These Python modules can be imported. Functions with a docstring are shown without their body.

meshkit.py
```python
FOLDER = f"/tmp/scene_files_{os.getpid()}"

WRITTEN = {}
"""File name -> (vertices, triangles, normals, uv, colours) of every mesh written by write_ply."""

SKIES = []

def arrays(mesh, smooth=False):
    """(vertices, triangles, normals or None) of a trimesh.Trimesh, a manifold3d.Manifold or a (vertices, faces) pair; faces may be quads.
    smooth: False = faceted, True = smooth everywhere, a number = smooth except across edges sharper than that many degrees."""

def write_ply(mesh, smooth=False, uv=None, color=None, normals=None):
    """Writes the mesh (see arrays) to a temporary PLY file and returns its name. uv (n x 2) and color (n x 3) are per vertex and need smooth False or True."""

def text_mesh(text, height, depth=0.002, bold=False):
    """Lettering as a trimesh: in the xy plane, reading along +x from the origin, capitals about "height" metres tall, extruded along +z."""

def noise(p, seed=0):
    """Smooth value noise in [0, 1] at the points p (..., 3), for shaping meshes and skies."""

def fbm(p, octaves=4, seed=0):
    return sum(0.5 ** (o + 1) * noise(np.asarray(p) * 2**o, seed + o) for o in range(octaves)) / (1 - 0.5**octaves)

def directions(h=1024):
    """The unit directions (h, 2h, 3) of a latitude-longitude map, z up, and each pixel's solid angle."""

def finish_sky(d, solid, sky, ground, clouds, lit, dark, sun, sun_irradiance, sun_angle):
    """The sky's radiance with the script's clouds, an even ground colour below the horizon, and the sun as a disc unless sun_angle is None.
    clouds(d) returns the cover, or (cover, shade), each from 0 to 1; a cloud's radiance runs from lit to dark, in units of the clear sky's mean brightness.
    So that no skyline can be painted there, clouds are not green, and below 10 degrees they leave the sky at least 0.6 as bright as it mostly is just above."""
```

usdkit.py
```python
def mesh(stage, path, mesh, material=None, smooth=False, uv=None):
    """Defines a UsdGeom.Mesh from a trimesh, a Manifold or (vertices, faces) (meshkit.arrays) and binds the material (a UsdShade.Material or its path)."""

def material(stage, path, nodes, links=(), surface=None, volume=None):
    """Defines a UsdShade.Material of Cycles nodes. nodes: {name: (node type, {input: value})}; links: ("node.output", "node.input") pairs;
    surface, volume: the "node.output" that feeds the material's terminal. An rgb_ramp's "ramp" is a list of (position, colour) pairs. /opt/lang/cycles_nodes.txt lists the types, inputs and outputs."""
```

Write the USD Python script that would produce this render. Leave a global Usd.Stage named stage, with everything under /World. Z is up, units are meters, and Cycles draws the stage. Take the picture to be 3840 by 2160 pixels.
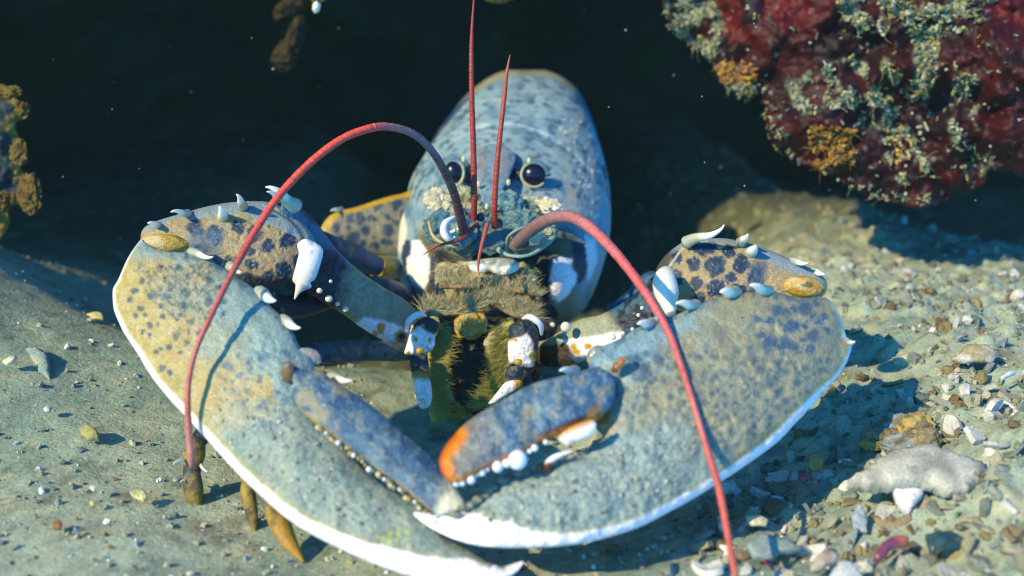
import math, random
import numpy as np, trimesh, usdkit, meshkit, shapely, manifold3d
from shapely.geometry import Polygon
from scipy.spatial import Delaunay, cKDTree
from scipy import sparse
from scipy.sparse.linalg import spsolve
from pxr import Usd, UsdGeom, UsdLux, UsdShade, Gf, Sdf, Vt

stage = Usd.Stage.CreateInMemory()
UsdGeom.SetStageUpAxis(stage, 'Z'); UsdGeom.SetStageMetersPerUnit(stage, 1.0)
UsdGeom.Xform.Define(stage, '/World'); UsdGeom.Scope.Define(stage, '/World/Looks')
rng = np.random.default_rng(7)

# ------------------------------------------------------------------ camera, sky, sun
PITCH, CAMH, TANW = math.radians(15), 0.22, 0.9326          # TANW: picture width / distance
FOCAL = 20.0
cam = UsdGeom.Camera.Define(stage, '/World/camera')
cam.CreateFocalLengthAttr(FOCAL); cam.CreateHorizontalApertureAttr(FOCAL * TANW)
cam.CreateVerticalApertureAttr(FOCAL * TANW * 9 / 16)
cam.CreateClippingRangeAttr(Gf.Vec2f(0.02, 100))
cam.CreateFStopAttr(3.1); cam.CreateFocusDistanceAttr(0.54)
cam.CreateExposureAttr(1.0)
cam.AddTranslateOp().Set(Gf.Vec3d(0, 0, CAMH)); cam.AddRotateXOp().Set(90 - math.degrees(PITCH))
SUN = np.array([-0.63, -0.57, 0.56]); SUN /= np.linalg.norm(SUN)      # towards the light
EL, ROT = math.asin(SUN[2]), math.atan2(SUN[0], SUN[1])
dome = UsdLux.DomeLight.Define(stage, '/World/sky')
sky_m = usdkit.material(stage, '/World/Looks/sky', {
    'sky': ('sky_texture', {'sky_type': 'single_scattering', 'sun_disc': False, 'sun_elevation': EL, 'sun_rotation': ROT}),
    'water': ('mix', {'mix_type': 'multiply', 'fac': 1.0, 'color2': (0.03, 0.58, 1.28)}),
    'bg': ('background_shader', {'strength': 0.15})},
    [('sky.color', 'water.color1'), ('water.color', 'bg.color')], surface='bg.background')
UsdShade.MaterialBindingAPI.Apply(dome.GetPrim()).Bind(sky_m)
dome.GetPrim().SetCustomDataByKey('kind', 'structure')
sun = UsdLux.DistantLight.Define(stage, '/World/sun')
sun.CreateIntensityAttr(0.86); sun.CreateAngleAttr(0.6); sun.CreateNormalizeAttr(True)
sun.CreateColorAttr(Gf.Vec3f(1.0, 0.82, 0.47))
_q = trimesh.geometry.align_vectors([0, 0, 1], SUN)
sun.AddTransformOp().Set(Gf.Matrix4d(*[float(x) for x in _q.T.ravel()]))

# ------------------------------------------------------------------ helpers
K = TANW / 3840.0
RIGHT, FWD, DOWN = np.array([1., 0, 0]), np.array([0, math.cos(PITCH), -math.sin(PITCH)]), np.array([0, -math.sin(PITCH), -math.cos(PITCH)])
CAM = np.array([0, 0, CAMH])

def at(u, v, d):
    """A point of the place from its bearing as seen in the photograph and its distance in metres."""
    u, v, d = np.broadcast_arrays(np.asarray(u, float), np.asarray(v, float), np.asarray(d, float))
    return CAM + ((u - 1920) * K * d)[..., None] * RIGHT + ((v - 1080) * K * d)[..., None] * DOWN + d[..., None] * FWD

def lin(r, g, b):
    c = np.array([r, g, b], float) / 255
    return np.where(c <= .04045, c / 12.92, ((c + .055) / 1.055) ** 2.4)
def pg(r, g, b, k=None):
    k = k or float(np.interp((r + g + b) / 3, [150, 200, 238], [.70, .76, .88])); return lin(r, g, b) * k
def ss(a, b, x): t = np.clip((np.asarray(x, float) - a) / (b - a), 0, 1); return t * t * (3 - 2 * t)
def mix(a, b, m): return np.asarray(a) * (1 - np.asarray(m)[..., None]) + np.asarray(b) * np.asarray(m)[..., None]
def n2(u, v, s, seed=0, oct=3): return meshkit.fbm(np.stack([np.asarray(u) / s, np.asarray(v) / s, np.zeros_like(np.asarray(u, float)) + seed * 3.7], -1), oct, seed)
def n3(p, s, seed=0, oct=4): return meshkit.fbm(np.asarray(p) / s + 50, oct, seed)
def lerpf(xs, ys): return lambda x: np.interp(x, xs, ys)

def catmull(pts, n=8, closed=False):
    p = np.asarray(pts, float); m = len(p); out = []
    for i in range(m if closed else m - 1):
        if closed: a, b, c, d = p[i - 1], p[i], p[(i + 1) % m], p[(i + 2) % m]
        else: a, b, c, d = p[max(i - 1, 0)], p[i], p[i + 1], p[min(i + 2, m - 1)]
        t = (np.arange(n) / n)[:, None]
        out.append(.5 * ((2 * b) + (c - a) * t + (2 * a - 5 * b + 4 * c - d) * t ** 2 + (3 * b - a - 3 * c + d) * t ** 3))
    if not closed: out.append(p[-1:])
    return np.vstack(out)

def resample(p, step, closed=False):
    q = np.vstack([p, p[:1]]) if closed else p
    s = np.r_[0, np.cumsum(np.linalg.norm(np.diff(q, axis=0), axis=1))]
    n = max(int(s[-1] / step), 3); t = np.linspace(0, s[-1], n + 1)
    if closed: t = t[:-1]
    return np.stack([np.interp(t, s, q[:, k]) for k in range(q.shape[1])], 1)

NAMES = set()
def numbered(path):
    p, i = path, 0
    while p in NAMES:
        i += 1; p = f'{path}_{i:03d}'
    NAMES.add(p); return p
def parent_path(parent): return '/World' if parent is None else str(parent.GetPath())
ORIGIN = {}
def thing(name, label, cat, loc=(0, 0, 0), group=None):
    p = numbered('/World/' + name); x = UsdGeom.Xform.Define(stage, p); x.AddTranslateOp().Set(Gf.Vec3d(*map(float, loc)))
    o = x.GetPrim(); ORIGIN[p] = np.array(loc, float); tag(o, label, cat, group); return o
def tag(o, label=None, cat=None, group=None, kind=None):
    for k, v in (('label', label), ('category', cat), ('group', group), ('kind', kind)):
        if v: o.SetCustomDataByKey(k, v)
    return o
def obj(name, mesh, mat, parent=None, col=None, smooth=True, label=None, kind=None):
    """One Mesh prim; mesh given in world coordinates; col: one pigment per vertex."""
    if isinstance(mesh, (tuple, list)): v, f = np.asarray(mesh[0], float), np.asarray(mesh[1], int)
    else: v, f = np.array(mesh.vertices), np.array(mesh.faces)
    root = '/'.join(parent_path(parent).split('/')[:3])
    v = v - ORIGIN.get(root, 0)
    path = numbered(parent_path(parent) + '/' + name)
    if col is not None and np.ndim(col) == 1: col = np.tile(col, (len(v), 1))
    if not smooth and col is not None:
        col = col[f].reshape(-1, 3); v = v[f].reshape(-1, 3); f = np.arange(len(v)).reshape(-1, 3)
    m = usdkit.mesh(stage, path, (v, f), mat, smooth=True if smooth else False)
    if col is not None:
        UsdGeom.PrimvarsAPI(m).CreatePrimvar('pigment', Sdf.ValueTypeNames.Color3fArray, 'vertex').Set(Vt.Vec3fArray.FromNumpy(np.clip(col, 0.001, .9).astype(np.float32)))
    return tag(m.GetPrim(), label, None, None, kind)

def cat_m(parts):
    """joins (v, f, col) lists"""
    vs, fs, cs, n = [], [], [], 0
    for v, f, c in parts:
        vs.append(v); fs.append(f + n); n += len(v)
        cs.append(np.tile(c, (len(v), 1)) if np.ndim(c) == 1 else c)
    return np.vstack(vs), np.vstack(fs), np.vstack(cs)

def inflate(outline, depth, ratio, step=6.0, n=6, smooth=True, back=0.8, rough=0, roughs=25, profile=1.0, jag=0, seed=1, fine=0):
    """A closed solid with the given outline (bearings) and a rounded, real thickness. depth: number or f(u, v). Returns verts, faces, u, v, side(1 front, -1 back), dist to outline (bearing units)."""
    o = catmull(outline, n, True) if smooth else np.asarray(outline, float)
    b = resample(o, step, True)
    if jag:
        b = b + (np.stack([n2(b[:, 0], b[:, 1], 18, seed), n2(b[:, 0], b[:, 1], 18, seed + 9)], 1) - .5) * jag
    poly = Polygon(b).buffer(0)
    if poly.geom_type != 'Polygon': poly = max(poly.geoms, key=lambda g: g.area)
    b = resample(np.array(poly.exterior.coords)[:-1], step, True)
    x0, y0, x1, y1 = poly.bounds
    gx, gy = np.meshgrid(np.arange(x0, x1, step), np.arange(y0, y1, step * .87))
    gx[1::2] += step / 2
    g = np.stack([gx.ravel(), gy.ravel()], 1) + np.random.default_rng(3).uniform(-.12, .12, (gx.size, 2)) * step
    g = g[shapely.contains_xy(poly, g[:, 0], g[:, 1])]
    kd = cKDTree(resample(b, step / 3, True))
    dist = kd.query(g)[0]; g = g[dist > step * .6]
    ring = []
    for off in (step * .28,):
        r_ = poly.buffer(-off)
        for q in getattr(r_, 'geoms', [r_]):
            if not q.is_empty: ring.append(resample(np.array(q.exterior.coords)[:-1], step, True))
    ring = np.vstack(ring) if ring else np.zeros((0, 2))
    p = np.vstack([b, ring, g]); nb = len(b)
    t = Delaunay(p).simplices
    c = p[t].mean(1); t = t[shapely.contains_xy(poly, c[:, 0], c[:, 1])]
    e1, e2 = p[t[:, 1]] - p[t[:, 0]], p[t[:, 2]] - p[t[:, 0]]
    ar = e1[:, 0] * e2[:, 1] - e1[:, 1] * e2[:, 0]
    t = t[np.abs(ar) > 1e-3]; ar = ar[np.abs(ar) > 1e-3]
    t[ar < 0] = t[ar < 0][:, [0, 2, 1]]; ar = np.abs(ar)
    # torsion function: smooth, elliptical cross-sections
    N = len(p); I, J, W = [], [], []
    for k in range(3):
        i, j, l = t[:, k], t[:, (k + 1) % 3], t[:, (k + 2) % 3]
        a_, b_ = p[i] - p[l], p[j] - p[l]
        w = .5 * (a_ * b_).sum(1) / np.maximum(np.abs(a_[:, 0] * b_[:, 1] - a_[:, 1] * b_[:, 0]), 1e-6)
        I += [i, j]; J += [j, i]; W += [w, w]
    I, J, W = map(np.concatenate, (I, J, W))
    L = sparse.coo_matrix((W, (I, J)), (N, N)).tocsr(); L = sparse.diags(np.asarray(L.sum(1)).ravel() + 1e-9) - L
    M = np.bincount(t.ravel(), np.repeat(ar / 6, 3), N)
    phi = np.zeros(N); inn = np.arange(nb, N)
    if len(inn): phi[inn] = np.maximum(spsolve(L[inn][:, inn].tocsc(), M[inn]), 0)
    half = np.sqrt(2 * phi)
    mx = half.max() if N else 1
    half = mx * (half / mx) ** profile if mx > 0 else half
    dep = (depth(p[:, 0], p[:, 1]) if callable(depth) else np.full(N, float(depth)))
    h = half * ratio * K * dep
    if rough: h = h + (n2(p[:, 0], p[:, 1], roughs, seed) - .5) * rough * np.clip(half / 20, 0, 1)
    if fine: h = h + (n2(p[:, 0], p[:, 1], 11, seed + 40, 3) - .5) * fine * np.clip(half / 20, 0, 1)
    h = np.maximum(h, 0)
    dist = kd.query(p)[0]
    front = at(p[:, 0], p[:, 1], dep - h)
    bi = np.arange(nb, N); backv = at(p[bi, 0], p[bi, 1], dep[bi] + h[bi] * back + 1e-5)
    remap = np.r_[np.arange(nb), np.arange(N - nb) + N]
    V = np.vstack([front, backv]); F = np.vstack([t, remap[t][:, [0, 2, 1]]])
    # orient outward: front faces towards the camera
    fn = np.cross(V[t[0, 1]] - V[t[0, 0]], V[t[0, 2]] - V[t[0, 0]])
    if fn @ (V[t[0, 0]] - CAM) > 0: F = F[:, [0, 2, 1]]
    u, v = np.r_[p[:, 0], p[bi, 0]], np.r_[p[:, 1], p[bi, 1]]
    return V, F, u, v, np.r_[np.ones(N), -np.ones(N - nb)], np.r_[dist, dist[bi]]

def frames(P):
    T = np.gradient(P, axis=0); T /= np.linalg.norm(T, axis=1, keepdims=True) + 1e-12
    a = np.cross(T[0], [0, 0, 1.0]); a = a if np.linalg.norm(a) > 1e-3 else np.cross(T[0], [1., 0, 0])
    A = [a / np.linalg.norm(a)]
    for i in range(1, len(P)):
        a = A[-1] - T[i] * (A[-1] @ T[i]); A.append(a / np.linalg.norm(a))
    A = np.array(A); return T, A, np.cross(T, A)

def tube(P, R, sides=10, flat=1.0):
    """Closed tube through world points P with radii R (m)."""
    P = np.asarray(P, float); R = np.broadcast_to(R, (len(P),)); T, A, B = frames(P)
    ang = np.arange(sides) * 2 * np.pi / sides
    v = P[:, None] + R[:, None, None] * (np.cos(ang)[None, :, None] * A[:, None] + flat * np.sin(ang)[None, :, None] * B[:, None])
    n = len(P); i, j = np.meshgrid(np.arange(n - 1), np.arange(sides), indexing='ij')
    a, b, c, d = i * sides + j, i * sides + (j + 1) % sides, (i + 1) * sides + (j + 1) % sides, (i + 1) * sides + j
    f = np.vstack([np.stack([a, b, c], -1).reshape(-1, 3), np.stack([a, c, d], -1).reshape(-1, 3)])
    V = np.vstack([v.reshape(-1, 3), P[:1], P[-1:]]); k = np.arange(sides)
    f = np.vstack([f, np.stack([np.full(sides, n * sides), (k + 1) % sides, k], 1), np.stack([np.full(sides, n * sides + 1), (n - 1) * sides + k, (n - 1) * sides + (k + 1) % sides], 1)])
    s = np.r_[np.repeat(np.linspace(0, 1, n), sides), 0, 1]
    return V, f, s

def path(pts, n=8):
    """(u, v, depth, radius in bearing units) control points -> smooth world points and radii (m)"""
    q = catmull(pts, n); return at(q[:, 0], q[:, 1], q[:, 2]), np.maximum(q[:, 3], .3) * K * q[:, 2], q

ICO = {k: trimesh.creation.icosphere(k) for k in (1, 2, 3, 4, 5)}
def blob(u, v, d, ru, rv, rd=None, rot=0, sub=3, rough=0, seed=0, rs=.4):
    """Ellipsoid: half sizes in bearing units, rd depth half size too, rot degrees in the picture's plane"""
    w = np.array(ICO[sub].vertices); f = np.array(ICO[sub].faces)
    if rough: w = w * (1 + rough * (2 * meshkit.fbm(w / rs + seed * 7.3 + 30, 3, seed) - 1))[:, None]
    c, s = math.cos(math.radians(rot)), math.sin(math.radians(rot)); k = K * d
    x, y, z = w[:, 0] * ru * k, w[:, 1] * rv * k, w[:, 2] * (rd or min(ru, rv)) * k
    V = at(u, v, d) + (x * c - y * s)[:, None] * RIGHT + (x * s + y * c)[:, None] * DOWN + z[:, None] * FWD
    fn = np.cross(V[f[0, 1]] - V[f[0, 0]], V[f[0, 2]] - V[f[0, 0]])
    if fn @ (V[f[0]].mean(0) - V.mean(0)) < 0: f = f[:, ::-1]
    return V, f

def spots(u, v, pts, rad, soft=.35, wob=6, seed=0):
    uu = u + (n2(u, v, 14, seed) - .5) * wob * 2.4 + (n2(u, v, 42, seed + 2) - .5) * wob * 5; vv = v + (n2(u, v, 14, seed + 5) - .5) * wob * 2.4 + (n2(u, v, 42, seed + 7) - .5) * wob * 5
    k = min(5, len(pts)); d, i = cKDTree(pts).query(np.stack([uu, vv], 1), k=k)
    d, i = d.reshape(len(u), -1), i.reshape(len(u), -1)
    return 1 - ss(1 - soft, 1 + soft, (d / rad[i]).min(1))
def scatter(poly, n, rmin, rmax, seed, gap=1.3):
    r = np.random.default_rng(seed); P = Polygon(poly); x0, y0, x1, y1 = P.bounds; pts, rad = [], []
    for _ in range(n * 30):
        q = r.uniform((x0, y0), (x1, y1)); a = r.uniform(rmin, rmax)
        if not P.contains(shapely.Point(q)): continue
        if pts and (np.linalg.norm(np.array(pts) - q, axis=1) < (np.array(rad) + a) * gap).any(): continue
        pts.append(q); rad.append(a)
        if len(pts) >= n: break
    return np.array(pts), np.array(rad)
def polymask(u, v, poly, soft=8, wob=0, seed=0):
    P = Polygon(poly); pts = resample(np.array(P.exterior.coords)[:-1], 4, True)
    uu = u + (n2(u, v, 22, seed) - .5) * wob * 2; vv = v + (n2(u, v, 22, seed + 4) - .5) * wob * 2
    d = cKDTree(pts).query(np.stack([uu, vv], 1))[0]; ins = shapely.contains_xy(P, uu, vv)
    return ss(-soft, soft, np.where(ins, d, -d))
def dist_line(u, v, line): return cKDTree(resample(catmull(line, 6), 4)).query(np.stack([u, v], 1))[0]

# ------------------------------------------------------------------ materials
def pig(name, rough=.5, bump=0, bscale=600., grain=.25, gscale=900., coat=0, spec=.5, sss=0):
    nodes = {'a': ('attribute', {'attribute': 'pigment'}), 'p': ('principled_bsdf', {'roughness': rough, 'coat_weight': coat, 'coat_roughness': .15, 'specular_ior_level': spec}),
             'g': ('geometry', {}), 'n': ('noise_texture', {'scale': gscale, 'detail': 4.0, 'roughness': .65}),
             'r': ('map_range', {'from_min': .3, 'from_max': .7, 'to_min': 1 - grain, 'to_max': 1 + grain}),
             'm': ('vector_math', {'math_type': 'multiply'})}
    links = [('g.position', 'n.vector'), ('n.fac', 'r.value'), ('a.vector', 'm.vector1'), ('r.result', 'm.vector2'), ('m.vector', 'p.base_color')]
    if sss:
        nodes['p'][1].update({'subsurface_weight': sss, 'subsurface_radius': (1., .6, .4), 'subsurface_scale': .002})
    if bump:
        nodes['bn'] = ('noise_texture', {'scale': bscale, 'detail': 5.0, 'roughness': .6}); nodes['b'] = ('bump', {'strength': bump, 'distance': .0012})
        links += [('g.position', 'bn.vector'), ('bn.fac', 'b.height'), ('b.normal', 'p.normal')]
    return usdkit.material(stage, '/World/Looks/' + name, nodes, links, surface='p.BSDF')
SHELL = pig('shell', .5, .55, 850, .34, 1300, spec=.45)
SMOOTH = pig('smooth_shell', .3, .08, 400, .08, 700, coat=.25)
WHITE = pig('white_shell', .38, .12, 500, .06, 500, sss=.15)
WHIP = pig('antenna', .5, .3, 1400, .35, 1300)
HAIR = pig('hair', .6, 0, grain=.1)
DUSTY = pig('dusty', .85, .5, 700, .35, 1500, spec=.3)
SAND = pig('sand', .92, .8, 420, .40, 1300, spec=.25)
ROCK = pig('rock', .75, .9, 160, .45, 500, spec=.35)
RED = pig('red_crust', .62, .7, 260, .5, 420, spec=.3)
GROWTH = pig('growth', .8, .6, 900, .5, 1400, spec=.3)
SHARD = pig('shard', .6, .5, 800, .3, 900)
EYE = usdkit.material(stage, '/World/Looks/eye', {'p': ('principled_bsdf', {'base_color': (.006, .006, .014), 'roughness': .22, 'specular_ior_level': .35})}, [], surface='p.BSDF')

# ------------------------------------------------------------------ the sea floor and the added cave shell
def bump2(x, y, cx, cy, sx, sy, rot=0):
    c, s = math.cos(rot), math.sin(rot); dx, dy = x - cx, y - cy
    return np.exp(-((dx * c + dy * s) / sx) ** 2 - ((-dx * s + dy * c) / sy) ** 2)
def gz(x, y, fine=True):
    x, y = np.asarray(x, float), np.asarray(y, float)
    p = np.stack([x, y, np.zeros_like(x)], -1)
    z = 0.098 * bump2(x, y, -.42, .62, .20, .17, -.35)                    # mound on the left
    z += 0.034 * ss(.10, .26, x + .25 * (y - .5)) * ss(.25, .4, y) * (1 - ss(.95, 1.25, y))   # shelf on the right
    z += 0.014 * bump2(x, y, .27, .43, .10, .07)                          # bank of rubble
    z -= 0.10 * ss(.80, 1.0, y) * ss(.30, .42, x)
    z -= 0.028 * bump2(x, y, -.02, .55, .10, .10)
    z -= 0.12 * ss(.62, .9, y - .25 * x) * (1 - ss(.10, .24, x)) * ss(-.36, -.18, x)         # burrow behind the animal
    z += (n3(p, .16, 3) - .5) * .022
    if fine:
        rg = ss(.02, .22, x + .2 * (y - .4)); z += (n3(p, .03, 5) - .5) * (.004 + .005 * rg) + np.maximum(n3(p, .011, 8) - .52, 0) * .010 * (.35 + 1.6 * rg)
    return z
def axis(lo, a, b, hi, fine, coarse): return np.unique(np.r_[np.arange(lo, a, coarse), np.arange(a, b, fine), np.arange(b, hi, coarse)])
X, Y = np.meshgrid(axis(-1.6, -.5, .55, 1.7, .0028, .02), axis(-.5, .32, .95, 2.2, .0026, .016))
Z = gz(X, Y); gv = np.stack([X, Y, Z], -1).reshape(-1, 3); ny, nx = X.shape
i, j = np.meshgrid(np.arange(ny - 1), np.arange(nx - 1), indexing='ij'); a = (i * nx + j).ravel()
gf = np.vstack([np.stack([a, a + 1, a + nx + 1], 1), np.stack([a, a + nx + 1, a + nx], 1)])
gn = n3(gv, .06, 2); gn2 = n3(gv, .012, 4)
gc = mix(pg(166, 174, 146), pg(138, 156, 136), ss(.3, .7, gn))
gc = mix(gc, pg(178, 176, 142), ss(.55, .75, gn2) * .7)
gc = mix(gc, pg(104, 98, 80), ss(.62, .75, n3(gv, .02, 12)) * .6)
gc = mix(gc, pg(150, 164, 122), bump2(gv[:, 0], gv[:, 1], -.42, .60, .22, .2) * .6)
far = ss(.72, .98, gv[:, 1] + (n3(gv, .12, 22) - .5) * .2); gc = mix(gc, mix(pg(70, 78, 44), pg(52, 50, 30), ss(.4, .6, n3(gv, .07, 23))), far * .85)  # farther sand darkened to olive, standing for light that falls off
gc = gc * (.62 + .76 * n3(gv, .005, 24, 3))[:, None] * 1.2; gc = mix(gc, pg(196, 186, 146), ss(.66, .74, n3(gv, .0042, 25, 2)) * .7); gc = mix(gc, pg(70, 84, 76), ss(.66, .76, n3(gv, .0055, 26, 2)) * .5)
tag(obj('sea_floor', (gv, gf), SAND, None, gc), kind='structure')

def ground_hit(u, v, lift=0.0):
    """Where the line of sight of a bearing meets the sea floor."""
    u, v = np.broadcast_arrays(np.asarray(u, float), np.asarray(v, float)); d = np.full(u.shape, .3)
    def above(d): p = at(u, v, d); return p[..., 2] > gz(p[..., 0], p[..., 1], False) + lift
    alive = np.ones(u.shape, bool)
    for k in range(150): alive &= above(d); d = np.where(alive, d + .006, d)
    for k in range(6):
        d = np.where(above(d - .003 / 2 ** k), d, d - .003 / 2 ** k)
    return at(u, v, d), d

# cave: an added thick rock shell, cut to keep light off the background
def noisy_ball(c, r, sub, amp, s, seed):
    w = np.array(ICO[sub].vertices) if sub in ICO else trimesh.creation.icosphere(sub).vertices
    p = np.asarray(c) + w * np.asarray(r); p = p + w * ((meshkit.fbm(p / s + 40, 4, seed) - .5) * amp)[:, None]
    return manifold3d.Manifold(manifold3d.Mesh(p.astype(np.float32), np.array(trimesh.creation.icosphere(sub).faces).astype(np.uint32)))
nrm = np.array([0, 1.0, 0]) - SUN[1] * SUN; nrm /= np.linalg.norm(nrm)
CUT = 1.02
cave = noisy_ball((.15, 1.05, 0), (1.75, 1.5, 1.3), 5, .2, .5, 3) - noisy_ball((.15, 1.02, 0), (1.2, .95, .72), 6, .45, .35, 5)
cave = cave.trim_by_plane(nrm.tolist(), float(nrm @ np.array([0, CUT, 0])))
cm = cave.to_mesh(); cv, cf = np.array(cm.vert_properties[:, :3]), np.array(cm.tri_verts)
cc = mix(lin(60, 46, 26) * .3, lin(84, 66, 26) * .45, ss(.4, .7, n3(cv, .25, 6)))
tag(obj('cave_blocker', (cv, cf), ROCK, None, cc), 'added rock shell behind the lobster, keeping light off the background', None, None, 'structure')
# the water: an even, faint haze of silt round everything
hb = trimesh.creation.box((5.6, 5.4, 4.4)); hb.apply_translation((.1, .9, .6))
HAZE = usdkit.material(stage, '/World/Looks/haze', {'v': ('principled_volume', {'color': (.90, .84, .55), 'density': .016, 'anisotropy': .2})}, [], volume='v.volume')
tag(obj('haze', hb, HAZE, None, None, smooth=False), 'faint silty haze of the sea water around everything', 'haze', None, 'stuff')
# ------------------------------------------------------------------ the lobster
BASE = at(1900, 1300, .62); BASE[2] = gz(BASE[0], BASE[1], False)
lob = thing('lobster', 'large blue and ochre lobster facing out of its crevice with both claws held forward', 'lobster', BASE)
def A(*q): return [(1450 + x / 3.22, 560 + y / 3.22) for x, y in q]       # bearings read off enlargements of the photograph
def B(*q): return [(1450 + x / 3.22, 960 + y / 3.22) for x, y in q]
def Cc(*q): return [(1300 + x / 2.862, 1100 + y / 2.862) for x, y in q]

# carapace: rings stacked from the rear edge down to the mouth
vs = [266, 285, 325, 375, 430, 490, 560, 640, 720, 800, 880, 960, 1040, 1100, 1150, 1190, 1215]
Ls = [1900, 1850, 1790, 1735, 1690, 1640, 1592, 1545, 1520, 1500, 1492, 1490, 1500, 1518, 1545, 1590, 1660]
Rs = [2045, 2095, 2150, 2185, 2215, 2240, 2262, 2282, 2291, 2293, 2286, 2268, 2242, 2215, 2185, 2130, 2040]
ds = [.80, .785, .768, .752, .737, .722, .704, .683, .665, .650, .638, .630, .628, .630, .634, .64, .648]
def ring_body(top, widen, dshift, nrow=190, ncol=190, vmax=1215):
    vv = 266 + (vmax - 266) * np.linspace(0, 1, nrow) ** 1.15
    Lq, Rq, dq = (catmull(np.stack([vs, q], 1), 6) for q in (Ls, Rs, ds))
    L, R, D = (np.interp(vv, q[:, 0], q[:, 1]) for q in (Lq, Rq, dq))
    th = np.linspace(0, 2 * np.pi, ncol, endpoint=False)
    mid, half = (L + R) / 2, (R - L) / 2 * (1 + (widen(vv) if callable(widen) else widen))
    bul = np.minimum(half, 380) * K * .66 * 1.15
    u = mid[:, None] + half[:, None] * np.cos(th)
    sn = np.sin(th); d = D[:, None] + dshift + bul[:, None] * (1 - np.sign(sn) * np.abs(sn) ** .9)
    v = np.repeat((vv + top)[:, None], ncol, 1)
    return u, v, d, np.tile(np.cos(th), (nrow, 1)), sn
def ring_mesh(u, v, d):
    nr, nc = u.shape; V = at(u.ravel(), v.ravel(), d.ravel())
    i, j = np.meshgrid(np.arange(nr - 1), np.arange(nc), indexing='ij')
    a, b, c, e = i * nc + j, i * nc + (j + 1) % nc, (i + 1) * nc + (j + 1) % nc, (i + 1) * nc + j
    f = np.vstack([np.stack([a, c, b], -1).reshape(-1, 3), np.stack([a, e, c], -1).reshape(-1, 3)])
    V = np.vstack([V, V[:nc].mean(0), V[-nc:].mean(0)]); k = np.arange(nc); n = nr * nc
    f = np.vstack([f, np.stack([np.full(nc, n), k, (k + 1) % nc], 1), np.stack([np.full(nc, n + 1), (nr - 1) * nc + (k + 1) % nc, (nr - 1) * nc + k], 1)])
    if np.cross(V[f[0, 1]] - V[f[0, 0]], V[f[0, 2]] - V[f[0, 0]]) @ (V[f[0]].mean(0) - V[:n].mean(0)) < 0: f = f[:, ::-1]
    pad = lambda q, : np.r_[q.ravel(), q[0].mean(), q[-1].mean()]
    return V, f, pad(u), pad(v)
u, v, d, cx, sn = ring_body(20, -.004, 0)
# face is flattened and a little hollow between the cheeks; low grooves run back from the eyes
hol = np.exp(-((u - 1835) / 210) ** 4 - ((v - 1010) / 130) ** 4)
d = d + np.where(sn[None] > 0, hol * .018, 0)
ridge = np.exp(-((u - (1835 + (560 - v) * .18)) / 90) ** 2) * ss(700, 420, v); d = d - ridge * .004 * (sn[None] > 0)
d = d + (sn[None] > 0) * ((n2(u, v, 60, 4) - .5) * .005 + (n2(u, v, 9, 14) - .5) * .0010)
groove = np.exp(-((v - (470 + ((u - 1890) / 330) ** 2 * 190)) / 11) ** 2) * (np.abs(u - 1890) < 330); d = d + groove * .0035 * (sn[None] > 0)
V, F, uu, vv_ = ring_mesh(u, v, d)
xm = (uu - 1890) / 390
col = mix(pg(136, 172, 184), pg(158, 180, 180), n2(uu, vv_, 90, 1))
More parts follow.
